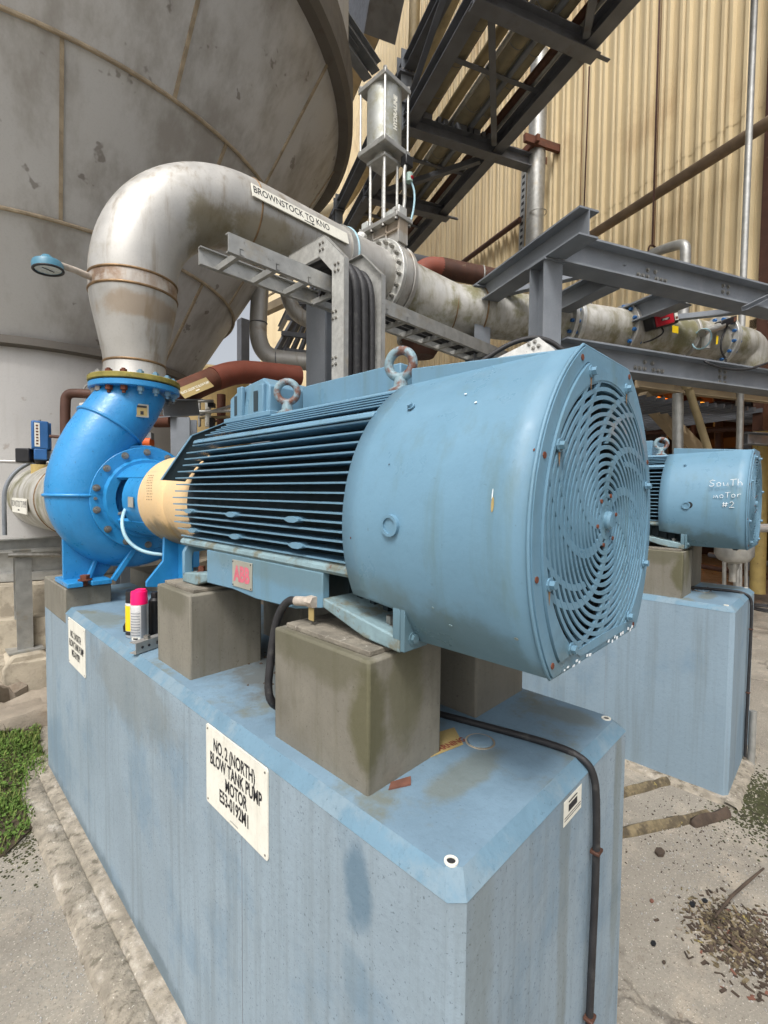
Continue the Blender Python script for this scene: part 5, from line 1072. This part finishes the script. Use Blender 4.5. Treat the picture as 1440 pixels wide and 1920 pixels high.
part('valve_body', MB().cyl(ac-Z*.42, ac-Z*.24, .07, seg=20), M['yellowpost'], va)
solo('actuator_conduit', MB().tube(smooth([ac-Z*.22-CR*.08, ac-Z*.25-CR*.05, ac-Z*.26+CR*.05, ac-Z*.28+CR*.2]), .012, 8), M['steel'], 'thin grey conduit below the blue valve actuator', 'conduit', smooth=60)
vb = thing('positioner_box', 'small white junction box with blue housing tucked behind the pump neck', 'instrument', tuple(ond(165, 770, 3.9)))
part('white_box', MB().obox(ond(164, 765, 3.9), CR, CF, Z, .042, .05, .035), M['zinc'], vb, bevel=.01)
part('blue_housing', MB().cyl(ond(183, 776, 3.9), ond(183, 745, 3.9), .035, seg=18), M['bluea'], vb)
part('box_wire', MB().tube(smooth([ond(164, 756, 3.9), ond(156, 735, 3.9), ond(160, 722, 3.9), ond(180, 718, 3.9)]), .007, 8), M['galv'], vb)
# rusty process pipe behind, with its label
ry = [ond(300, 752, 4.3), ond(345, 735, 4.45), ond(400, 711, 4.7)]; rz = [ond(400, 711, 4.7), ond(440, 698, 4.9), ond(480, 698, 5.1), ond(560, 706, 5.4)]
rp_ = thing('rusty_pipe', 'rusty pipe sloping up behind the motor with a dirty pipe label', 'pipe', tuple(ry[1]))
part('bare_pipe', MB().tube(ry, .115, 24), M['rust'], rp_, smooth=60)
part('primed_bend', MB().tube(smooth(rz, 2), .119, 24), M['redox'], rp_, smooth=60)
lc2 = ond(367, 727, 4.36); xd = (ry[2]-ry[0]).normalized(); nn = -CF; yd2 = nn.cross(xd).normalized()
l2 = thing('dirty_label', 'dirty brownish pipe label with pale lettering on the rusty pipe', 'label', tuple(lc2))
part('label_plate', MB().obox(lc2, xd, yd2, nn, .165, .058, .003), M['paper'], l2)
text('BLACK LIQUOR TO BLOW PUMP', .034, lc2+nn*.004+yd2*.002, xd, yd2, M['white'], l2, squeeze=.62, weight=.0008)
part('arrow', MB().obox(lc2+nn*.004-yd2*.03, xd, yd2, nn, .02, .006, .0004), M['white'], l2)
sc_ = thing('label_column', 'grey beam and column under the rusty pipe beside the pump flange', 'column', tuple(ond(345, 870, 4.2)))
part('cap_beam', MB().ibeam(ond(305, 766, 4.1), ond(372, 764, 4.5), .15, .14), M['steel'], sc_, smooth=0)
bt = ond(345, 785, 4.25); part('column_shaft', MB().ibeam(V((bt.x, bt.y, 0)), bt, .17, .17, CF), M['steel'], sc_, smooth=0)
part('pipe_stub', MB().cyl(ond(290, 790, 4.6), ond(320, 790, 4.6), .06, seg=16), M['rust'], sc_)
# stainless drop pipe with bend, farther pipe, far tank and posts in the gap
q = [ond(489, 520, 6.6), ond(484, 600, 6.6), ond(484, 640, 6.55), ond(500, 668, 6.5), ond(535, 675, 6.5), ond(620, 682, 6.5)]
dpp = thing('drop_pipe', 'dull stainless pipe dropping from the tank cone and bending to the right', 'pipe', tuple(q[3]))
part('pipe_run', MB().tube(smooth(q, 3), .118, 24), M['ss'], dpp, smooth=60)
for x in (q[1], q[4]): pass
part('pipe_joint', MB().torus(ond(485, 606, 6.58), Z, .118, .006, 24, 6), M['dsteel'], dpp); part('pipe_joint', MB().torus(ond(520, 673, 6.5), CR, .118, .006, 24, 6), M['dsteel'], dpp)
solo('bent_pipe', MB().tube(smooth([ond(535, 520, 7), ond(540, 560, 7), ond(555, 590, 7), ond(590, 606, 7), ond(640, 615, 7)], 3), .11, 20), M['ss'], 'stainless pipe bending behind the ladder tray left of the column', 'pipe', smooth=60)
solo('far_tank', MB().lathe(ond(395, 760, 14)-Z*3, Z, [(1.15, 0), (1.15, 3.6), (1.0, 3.9), (.4, 4.1), (0, 4.15)], 40), M['beige'], 'beige round tank far behind the rusty pipe', 'tank', smooth=40)
solo('far_post', MB().bar(ond(456, 600, 15), ond(456, 800, 15), .28, .28), M['dsteel'], 'dark far post left of the bright gap', 'post', smooth=0)
fs = thing('far_pipe_rack', 'distant dark pipe rack and stairs in the bright gap under the tray', 'pipe rack', tuple(ond(560, 640, 13)))
for k in range(7):
    part('rack_run', MB().bar(ond(585-k*1+k*9, 540, 14+k*.2), ond(500+k*17, 690, 12+k*.2), .09, .12), M['dsteel'], fs, smooth=0)
for k in range(4): part('rack_cross', MB().bar(ond(520+k*8, 655-k*30, 12.6), ond(625, 668-k*32, 12.6), .10, .12), M['dsteel'], fs, smooth=0)
for k in range(2): part('rack_rail', MB().bar(ond(495, 545+k*14, 16), ond(540, 520+k*14, 15), .05, .05), M['baysteel'], fs, smooth=0)
part('rack_landing', MB().bar(ond(492, 585, 16), ond(545, 560, 15), .25, .25), M['baysteel'], fs, smooth=0)
fb = thing('far_building', 'pale tan far building glimpsed in the gap under the tray', 'building', tuple(ond(530, 640, 22)))
part('far_wall', MB().bar(ond(494, 560, 26), ond(494, 800, 26), .3, .2).prism([ond(500, 480, 26), ond(640, 480, 26), ond(640, 800, 26), ond(500, 800, 26)], CF*.3), M['wall'], fb, smooth=0)
# tangle of small tubes left of the motor's bearing box
tb_ = thing('tubing_manifold', 'tangle of small tubes and fittings behind the motor bearing box', 'tubing', tuple(ond(395, 800, 4.8)))
for k, (a, b, m_) in enumerate((((350, 752), (400, 752), 'galv'), ((372, 772), (440, 770), 'zinc'), ((376, 778), (438, 760), 'galv'), ((375, 783), (430, 782), 'olive'), ((374, 750), (374, 800), 'galv'), ((415, 740), (415, 810), 'rust'), ((386, 790), (440, 786), 'brown'))):
    part('tube', MB().cyl(ond(*a, 4.8+.05*k), ond(*b, 4.8+.05*k), .016 if m_ != 'rust' else .045, seg=10), M[m_], tb_, smooth=60)
part('white_fitting', MB().cyl(ond(390, 752, 4.9), ond(390, 800, 4.9), .03, seg=12), M['white'], tb_)
part('black_fitting', MB().obox(ond(397, 760, 4.8), CR, CF, Z, .03, .03, .02), M['blackp'], tb_); part('black_fitting', MB().obox(ond(398, 795, 4.8), CR, CF, Z, .02, .03, .06), M['blackp'], tb_)
ov = thing('orange_valve', 'small orange valve with dark cap behind the pump disc', 'valve', tuple(ond(276, 832, 4.4)))
part('orange_body', MB().cyl(ond(268, 830, 4.4), ond(285, 830, 4.4), .05, seg=14), mat('orange_valve_paint', srgb(214, 96, 40), .5), ov)
part('valve_cap', MB().obox(ond(277, 840, 4.4), CR, CF, Z, .05, .04, .02).obox(ond(280, 818, 4.4), CR, CF, Z, .03, .03, .03), M['steel'], ov)
# red oxide elbow and dark pipe on the wall side of the valve
rel = thing('red_elbow_pipe', 'dark pipe with a red oxide elbow right of the gate valve flange', 'pipe', tuple(ond(850, 505, 6)))
part('red_elbow', MB().tube(smooth([ond(775, 560, 5.7), ond(778, 520, 5.7), ond(800, 500, 5.75), ond(828, 502, 5.8)], 3), .115, 24), M['redox'], rel, smooth=60)
part('dark_pipe', MB().cyl(ond(826, 502, 5.8), ond(925, 522, 6.0), .118, seg=24), M['brown'], rel, smooth=60)
part('end_band', MB().torus(ond(905, 518, 5.96), CR, .118, .012, 24, 6), M['galv'], rel)
solo('wall_dark_pipe', MB().cyl(ond(760, 487, 8), ond(815, 498, 8.3), .12, seg=18), M['dsteel'], 'short dark pipe behind the red oxide elbow', 'pipe', smooth=60)
solo('rust_end_pipe', MB().cyl(onu(1235, 592, 4.6), onu(1275, 600, 4.6), .13, seg=20), M['brown'], 'dark brown pipe end behind the cross beams at the right', 'pipe', smooth=60)

# ---------------------------------------------------------------- small things on and around the pedestal
def sign(label, y0, y1, z0, z1, lines, sizes):
    T = thing('sign', label, 'sign', (.58, (y0+y1)/2, z0), 'white name signs on the pedestal')
    r_ = .008; P_ = []
    for cx_, cz_, a0 in ((y0+r_, z0+r_, 180), (y1-r_, z0+r_, 270), (y1-r_, z1-r_, 0), (y0+r_, z1-r_, 90)):
        for k in range(5): t = R(a0+k*22.5); P_.append(V((.5805, cx_+r_*math.cos(t), cz_+r_*math.sin(t))))
    part('sign_plate', MB().prism(P_, V((.0035, 0, 0))), M['white'], T, smooth=0)
    for yy in (y0+.011, y1-.011):
        for zz in (z0+.011, z1-.011): part('screw', MB().cyl(V((.5806, yy, zz)), V((.579, yy, zz)), .0028, seg=8), M['boltm'], T)
    for (s, dz, dy), sz in zip(lines, sizes): text(s, sz, V((.5798, (y0+y1)/2+dy, z1-dz)), -Y, Z, M['ink'], T, squeeze=.64, weight=.0012)
    return T
s1_ = sign('white sign reading NO. 2 (NORTH) BLOW TANK PUMP MOTOR, nearer the viewer', .936, 1.252, .83, 1.052, [('NO. 2 (NORTH)', .046, .005), ('BLOW TANK PUMP', .088, .0), ('MOTOR', .130, -.008), ('E53-0192M1', .172, .002)], [.048, .048, .048, .048])
part('small_print', MB().box(.5797, .5801, 1.075, 1.115, .8395, .8405), M['ink'], s1_)
sign('white sign reading NO. 2 NORTH BLOW TANK PUMP, farther under the pump', 2.495, 2.80, .82, 1.052, [('NO. 2 NORTH', .075, .01), ('BLOW TANK PUMP', .122, .0), ('M53-0192P1', .168, .01)], [.048, .048, .048])
bl = thing('barcode_sticker', 'small white sticker with dark print on the near end face beside the black cable', 'sticker', (1.013, .4, .98))
part('sticker_paper', MB().box(.966, 1.060, .4008, .4014, .99, 1.045), M['white'], bl, smooth=0)
part('sticker_block', MB().box(.99, 1.035, .4003, .4006, 1.014, 1.029).box(.99, 1.035, .4003, .4006, 1.034, 1.037), M['ink'], bl, smooth=0)
for k in range(2): part('sticker_line', MB().box(.97, 1.055, .4003, .4006, 1.0+.006*k, 1.0015+.006*k), M['ink'], bl, smooth=0)
def cable_path(dx):
    return [V((.96+dx, 1.05, 1.09)), V((1.0+dx, .86, 1.091)), V((1.06+dx, .62, 1.091)), V((1.085+dx, .50, 1.093)), V((1.097+dx, .425, 1.088)), V((1.103+dx, .388, 1.06)), V((1.116+dx, .386, .96)), V((1.122+dx, .386, .80)), V((1.113+dx, .386, .62)), V((1.109+dx, .387, .45)), V((1.105+dx, .387, .05))]
cbl = thing('ground_cable', 'black cable running over the near pedestal and down its end face', 'cable', (1.1, .4, .05), 'cables over the pedestals')
part('cable_run', MB().tube(smooth(cable_path(0), 3), .0085, 12), M['rub'], cbl, smooth=60)
for zz, xx in ((.862, 1.121), (.462, 1.109)): part('cable_clip', MB().obox(V((xx, .386, zz)), X, Y, Z, .014, .011, .004), M['brown'], cbl, bevel=.002)
cb2 = copy_to(cbl, V((2.575, 0, 0)), 'black cable running over the second pedestal at the right edge')
solo('conduit_stub', MB().cyl(V((3.72, .36, 0)), V((3.72, .36, .34)), .02, seg=14), M['galv'], 'grey conduit stub at the foot of the second pedestal', 'conduit', smooth=60)
wl = thing('warning_label', 'faded yellow warning label lying on the pedestal top beside the front grout block', 'label', (.95, .72, 1.083))
part('label_sheet', MB().prism([V((.84, .668, 1.0836)), V((.948, .645, 1.0836)), V((1.0, .71, 1.0836)), V((.90, .74, 1.0836))], V((0, 0, .0008))), M['paper'], wl, smooth=0)
text('WARNING', .026, V((.915, .668, 1.0849)), V((1, -.2, 0)), V((.2, 1, 0)), M['redox'], wl, squeeze=.9, weight=.001)
solo('rust_flake', MB().prism([V((.69, .652, 1.0836)), V((.735, .63, 1.0836)), V((.755, .648, 1.0836)), V((.71, .664, 1.0836))], V((0, 0, .004))), M['rusty'], 'flat triangular rust flake at the foot of the front grout block', 'rust flake', smooth=0)
# ground lug and black conduit of the motor
gl_ = thing('motor_cable', 'black conduit hanging from a pale gland on the motor foot behind the front block', 'cable', (.68, 1.05, 1.09))
gp0 = onx(585, 1128, .694); gp1 = onx(545, 1126, .68)
part('gland', MB().cyl(gp0, gp0.lerp(gp1, .75), .012, seg=12).cyl(gp0+Y*-.012, gp0+Y*.012, .015, seg=6), M['cloth'], gl_)
part('conduit_run', MB().tube(smooth([gp0.lerp(gp1, .7), gp1+Y*.01, onx(522, 1150, .672), onx(512, 1195, .665), onx(506, 1250, .655), onx(502, 1290, .65), onx(508, 1318, .655), onx(530, 1330, .70), V((.80, 1.10, 1.09))], 3), .0105, 12), M['rub'], gl_, smooth=60)
part('brass_tag', MB().obox(gp0-Z*.03+Y*.0-X*.002, Y, Z, X, .010, .016, .001), M['paper'], gl_)
# spray cans, hand tool and strut on the pedestal
def can(name, label, p, h, r, cap, body, band=None):
    T = thing(name, label, 'spray can', tuple(p), 'spray cans on the pedestal')
    part('can_body', MB().lathe(p, Z, [(r*.9, 0), (r, .004), (r, h*.72), (r*.9, h*.75), (r*.7, h*.78)], 28), M[body], T, smooth=40)
    part('can_cap', MB().lathe(p, Z, [(r*.98, h*.75), (r*.94, h*.97), (r*.90, h), (0, h)], 28), M[cap], T, smooth=40)
    return T
pc = V((.668, 2.035, 1.084))
c1 = can('spray_can', 'spray can with a fluorescent pink cap standing on the pedestal', pc, .205, .033, 'pink', 'canw')
def wrap(p, r, z0, z1, a0, a1, m_, name, par): part(name, MB().lathe(p, Z, [(r, z0), (r, z1)], 14, R(360-a1), R(360-a0)), M[m_], par, smooth=60)
part('cap_lip', MB().lathe(pc+V((.006, 0, .0)), Z, [(.022, .2), (.020, .212), (0, .212)], 20), M['pink'], c1)
for k in range(9): wrap(pc, .0333, .118-.011*k, .121-.011*k, 95, 165, 'steel', 'can_print', c1)
wrap(pc, .0334, .012, .024, 105, 165, 'white', 'can_print', c1); wrap(pc, .0336, .014, .021, 118, 150, 'ink', 'can_print', c1)
wrap(pc, .0332, .0, .15, 172, 215, 'steel', 'can_print', c1)
p2 = V((.675, 2.118, 1.084))
c2 = can('spray_can', 'dark spray can with a yellow band half hidden behind the pink capped one', p2, .195, .033, 'blackp', 'canw')
wrap(p2, .0334, .03, .135, 60, 150, 'yellow', 'can_print', c2); wrap(p2, .0334, .012, .028, 60, 160, 'ink', 'can_print', c2)
solo('black_bottle', MB().lathe(pc+V((.075, .04, 0)), Z, [(.025, .0), (.025, .15), (.015, .16), (.015, .18), (.013, .185), (0, .185)], 20), M['blackp'], 'small black bottle half hidden between the pink capped can and the grout block', 'bottle', smooth=40)
tl_ = thing('hand_tool', 'black plastic hand tool with a pale tip leaning behind the spray cans', 'tool', (.66, 2.22, 1.084))
a0, a1, a2 = onx(238, 1178, .66), onx(246, 1160, .67), onx(254, 1138, .68)
part('tool_handle', MB().tube([a0-Z*.012, a0+Z*.005, a1, a2], [.014, .016, .014, .010], 10), M['blackp'], tl_, smooth=60)
for k in range(5): part('grip_rib', MB().torus(a1.lerp(a2, k/4), a2-a1, .0135, .003, 12, 6), M['blackp'], tl_)
part('tool_tip', MB().cyl(a0+Z*.004, a0+Z*.004-Y*.055, .007, seg=10), M['zinc'], tl_)
su = thing('strut_channel', 'short galvanised slotted strut lying on the pedestal edge under the spray can', 'strut', (.65, 1.87, 1.084))
t0, t1 = V((.598, 1.862, 1.108)), V((.72, 1.905, 1.108))
part('channel', MB().chan(t0, t1, .042, .035, Z, .003, -1), M['galv'], su, smooth=0)
d = (t1-t0).normalized(); s_, _u = frame(d)
for k in (0.2, .42): part('hole', MB().cyl(t0.lerp(t1, k)+s_*.001, t0.lerp(t1, k)+s_*.0035, .005, seg=10), M['ink'], su)
part('slot', MB().obox(t0.lerp(t1, .82)+s_*.002, d, Z, s_, .018, .006, .0012), M['ink'], su)
part('spring_nut', MB().cyl(t0.lerp(t1, .45)+Z*.021-s_*.015, t0.lerp(t1, .45)+Z*.034-s_*.015, .012, seg=6), M['boltm'], su)

# ---------------------------------------------------------------- right hand ground: timbers, debris, moss
for n_, (a, b, wv, m_) in enumerate((((1140, 1497), (1254, 1466), .055, 'timber'), ((1140, 1570), (1332, 1530), .055, 'timber'), ((1296, 1548), (1366, 1527), .05, 'dtimber'))):
    a_, b_ = onz(*a, 0), onz(*b, 0); d = (b_-a_).normalized(); s_ = V((-d.y, d.x, 0)); mb = MB(); nS = 22
    for i in range(nS+1):
        q = a_.lerp(b_, i/nS); w_ = wv*.5*(1+.25*noise.noise(q*9)); h_ = .028*(1+.5*noise.noise(q*12+V((5, 0, 0))))
        if i in (0, nS): h_ *= .3; w_ *= .7
        for sx, zz in ((-1, -.005), (-.85, h_*.7), (0, h_+.012), (.85, h_*.75), (1, -.005)): mb.v.append(q+s_*(sx*w_)+Z*zz)
    for i in range(nS):
        for j in range(4): mb.f.append((i*5+j, i*5+j+1, (i+1)*5+j+1, (i+1)*5+j))
    mb.f += [(0, 1, 2, 3, 4), tuple(nS*5+j for j in (4, 3, 2, 1, 0))]
    solo('timber_strip', mb, M[m_], ('shorter worn yellow timber strip nearer the second pedestal', 'longer worn yellow timber strip lying on the concrete', 'dark rotten timber stub past the end of the longer strip')[n_], 'timber', 'timber strips on the ground', smooth=50)
# concrete toe round the second pedestal
toe = MB()
for (x0, x1, y0, y1) in ((3.10, 3.165, .36, 3.4), (3.10, 3.99, .335, .405)):
    n_ = 60
    for i in range(n_+1):
        t = i/n_
        if y1-y0 > 1: c_ = V((x0, y0+(y1-y0)*t, 0)); e_ = V((x1+.02, y0+(y1-y0)*t, 0))
        else: c_ = V((x0+(x1-x0)*t, y0, 0)); e_ = V((x0+(x1-x0)*t, y1, 0))
        c_ += V((noise.noise(c_*9)*.015, noise.noise(c_*9+V((3, 3, 3)))*.015, 0))
        toe.v += [c_-Z*.005, c_.lerp(e_, .25)+Z*(.02+.008*noise.noise(c_*14)), e_+Z*.028]
    o_ = len(toe.v)-(n_+1)*3
    for i in range(n_):
        for j in range(2): toe.f.append((o_+i*3+j, o_+i*3+j+1, o_+(i+1)*3+j+1, o_+(i+1)*3+j))
struct('kerb_strip', toe, M['kerb'], smooth=60)
rnd = random.Random(11)
def chips(n, cen, sx, sy, smin, smax, h):
    mb = MB()
    for _ in range(n):
        p = cen+V((rnd.gauss(0, sx), rnd.gauss(0, sy), 0)); rr = (V((p.x-cen.x, p.y-cen.y, 0))).length
        p.z = max(.002, h*math.exp(-(rr/(sx*1.1))**2)*rnd.uniform(.3, 1)); L_ = rnd.uniform(smin, smax); w_ = L_*rnd.uniform(.15, .5); a_ = rnd.uniform(0, 6.3)
        d = V((math.cos(a_), math.sin(a_), rnd.uniform(-.4, .4))).normalized(); s_ = d.cross(Z).normalized()
        mb.obox(p, d, s_, d.cross(s_), L_/2, w_/2, rnd.uniform(.001, .003))
    return mb
pcn = onz(1395, 1765, 0)
for n_, (m_, k_, sm, sM) in enumerate((('dtimber', 700, .005, .032), ('timber', 450, .004, .035), ('kerb', 150, .004, .018), ('skirt', 60, .004, .02), ('rock', 120, .006, .03), ('rusty', 60, .006, .025))):
    solo('debris_pile', chips(k_, pcn+V((rnd.uniform(-.02, .02), rnd.uniform(-.02, .02), 0)), .085, .075, sm, sM, .03), M[m_], ('heap of dark bark chips on the concrete in the lower right corner', 'pale wood splinters strewn through the bark heap', 'grit crumbs strewn through the bark heap', 'white flecks strewn through the bark heap', 'tan stone chips strewn through the bark heap', 'rust coloured chips strewn through the bark heap')[n_], 'debris', kind='stuff', smooth=0)
solo('loose_grit', chips(420, onz(1320, 1560, 0), .28, .16, .002, .009, .001), M['dtimber'], 'fine dark grit scattered on the concrete around the timber strips', 'grit', kind='stuff', smooth=0)
solo('pale_grit', chips(500, onz(1330, 1650, 0), .3, .2, .002, .008, .001), M['skirt'], 'fine pale grit scattered on the concrete at the right', 'grit', kind='stuff', smooth=0)
solo('left_grit', chips(500, onz(110, 1780, 0), .10, .35, .002, .007, .001), M['skirt'], 'fine pale grit scattered on the concrete at the left', 'grit', kind='stuff', smooth=0)
solo('dry_stick', MB().tube([onz(1340, 1720, .05), onz(1372, 1680, .05), onz(1400, 1655, .06), onz(1432, 1628, .07)], [.004, .006, .006, .004], 8), M['dtimber'], 'dry brown stick poking up out of the bark heap', 'stick', smooth=60)
for n_, ((x, y), sz, m_, lab) in enumerate((((1237, 1600), .05, 'dtimber', 'flat dark bark piece below the longer timber strip'), ((1298, 1697), .026, 'blackp', 'black chip left of the bark heap'), ((1322, 1690), .022, 'blackp', 'smaller black chip touching the top of the bark heap'), ((1225, 1770), .022, 'blackp', 'black chip alone on the concrete near the pedestal'), ((1245, 1805), .014, 'dtimber', 'brown crumb below the lone black chip'), ((1222, 1690), .018, 'rusty', 'rust brown chip right of the near pedestal'), ((1276, 1905), .016, 'rock', 'tan chip at the bottom edge of the picture'), ((1424, 1868), .016, 'dtimber', 'dark chip at the lower right edge'))):
    p = onz(x, y, .003); pts = [p+V((math.cos(t*1.05+n_)*sz*(.6+.4*noise.noise(V((n_, t, 0)))), math.sin(t*1.05+n_)*sz*.6*(.7+.3*noise.noise(V((n_, t, 5)))), 0)) for t in range(6)]
    solo('bark_chip', MB().prism(pts, V((0, 0, sz*.25))), M[m_], lab, 'chip', 'loose chips on the concrete', smooth=0)
# moss
def moss_mat(n_, a_, b_): return mat(n_, a_, .95, var=.35, vscale=30, stain=b_, stscale=20, stamt=.8, stth=.48, bump=.8, bscale=90)
M['moss'] = moss_mat('dark_moss', srgb(60, 62, 34), srgb(42, 40, 28)); M['grass'] = moss_mat('grass_blades', srgb(92, 120, 48), srgb(64, 88, 34)); M['grass2'] = moss_mat('yellow_grass_blades', srgb(112, 120, 62), srgb(84, 92, 44)); M['soil'] = mat('dark_soil', srgb(74, 64, 48), .95, var=.3, vscale=20, bump=.6)
def moss(name, label, cen, sx, sy, n, m_):
    mb = MB()
    for _ in range(int(n*2.2)):
        p = cen+V((rnd.gauss(0, sx), rnd.gauss(0, sy), 0)); r_ = rnd.uniform(.004, .010)
        k = 6; top = p+V((0, 0, r_*rnd.uniform(.5, .9)))
        ring = [p+V((math.cos(t*1.047+p.x*50)*r_, math.sin(t*1.047+p.x*50)*r_, -.002)) for t in range(k)]
        mb.add(ring+[top], [(i, (i+1) % k, k) for i in range(k)])
    solo(name, mb, M[m_], label, 'moss', kind='stuff', smooth=60)
moss('moss_patch', 'dark green moss patch at the foot of the second pedestal at the right edge', onz(1432, 1510, 0), .17, .09, 1500, 'moss')
moss('moss_patch', 'small dark moss crust on top of the second pedestal', V((3.62, .75, 1.084)), .07, .05, 160, 'dtimber')
moss('moss_patch', 'moss tufts inside the bark heap', pcn, .05, .05, 120, 'moss')
moss('leaf_litter', 'dark leaf litter between the grout blocks on the near pedestal', V((.98, 1.25, 1.084)), .07, .12, 260, 'dtimber')
# grass at the left
def in_poly(x, y, P_):
    c_ = False; j = len(P_)-1
    for i in range(len(P_)):
        if (P_[i][1] > y) != (P_[j][1] > y) and x < (P_[j][0]-P_[i][0])*(y-P_[i][1])/(P_[j][1]-P_[i][1])+P_[i][0]: c_ = not c_
        j = i
    return c_
GP = [(.585, 3.42), (.62, 3.9), (.75, 4.3), (.4, 4.5), (-.6, 5.0), (-1.2, 4.0), (-.7, 3.0), (.0, 2.75), (.30, 2.72), (.43, 2.85), (.46, 3.2)]
struct('grass_soil', MB().prism([V((x, y, .004)) for x, y in GP], V((0, 0, .006))), M['soil'])
def blades(n, hmin, hmax, m_, label, name, low=False):
    mb = MB(); c_ = 0
    while c_ < n:
        x, y = rnd.uniform(-1.2, .8), rnd.uniform(2.6, 5.0)
        if not in_poly(x+.05*noise.noise(V((x*8, y*8, 0))), y+.05*noise.noise(V((y*8, x*8, 3))), GP): continue
        dens = noise.noise(V((x*4, y*4, 7)))
        if y < 3.1 and rnd.random() < (3.1-y)*2.2: continue
        if dens < -.1 and rnd.random() < .6: continue
        c_ += 1; h_ = rnd.uniform(hmin, hmax)*(1+.5*dens); a_ = rnd.uniform(0, 6.3); w_ = rnd.uniform(.002, .0045)
        p = V((x, y, .008)); d = V((math.cos(a_), math.sin(a_), 0)); l_ = V((math.cos(a_+1.5), math.sin(a_+1.5), 0))*h_*rnd.uniform(.2, .9)
        m2 = p+l_*.4+Z*h_*.65; t_ = p+l_+Z*h_
        mb.add([p-d*w_, p+d*w_, m2+d*w_*.8, m2-d*w_*.8, t_], [(0, 1, 2, 3), (3, 2, 4)])
    solo(name, mb, M[m_], label, 'grass', kind='stuff', smooth=0)
blades(19000, .02, .055, 'grass', 'bright green grass patch left of the near pedestal', 'grass')
blades(6000, .02, .065, 'grass2', 'yellowish grass blades mixed into the green patch', 'grass')
def leaves(n, label):
    mb = MB(); c_ = 0
    while c_ < n:
        x, y = rnd.uniform(-.6, .7), rnd.uniform(2.7, 4.0)
        if not in_poly(x, y, GP): continue
        c_ += 1; p = V((x, y, rnd.uniform(.01, .05))); r_ = rnd.uniform(.006, .014); a_ = rnd.uniform(0, 6.3); n_ = V((rnd.uniform(-.5, .5), rnd.uniform(-.5, .5), 1)).normalized(); s_, u_ = frame(n_, V((math.cos(a_), math.sin(a_), 0)))
        mb.add([p+s_*r_, p+u_*r_*.7, p-s_*r_, p-u_*r_*.7], [(0, 1, 2, 3)])
    solo('clover', mb, M['grass'], label, 'weeds', kind='stuff', smooth=0)
leaves(3500, 'small round clover leaves low in the grass beside the pedestal')
moss('moss_patch', 'dark moss crust between the grass and the kerb strip', V((.36, 2.95, 0)), .07, .18, 700, 'moss')
for n_, (x, y, h_) in enumerate(((20, 1440, .22), (12, 1400, .15))):
    p = onz(x, y, 0); solo('weed_stem', MB().tube([p, p+V((.01, 0, h_*.5)), p+V((-.01, .02, h_))], [.002, .0015, .001], 6), M['dtimber'], ('taller', 'shorter')[n_]+' dry weed stem in the grass at the left edge', 'weed', smooth=60)
solo('cable_coil', MB().torus(onu(1438, 1142, 3.6)*1.0, Z, .16, .012, 32, 8).torus(onu(1438, 1142, 3.6)+V((.02, .01, .018)), Z, .15, .012, 32, 8), M['rub'], 'black cable coil on the ground right of the second pedestal', 'cable coil', smooth=60)
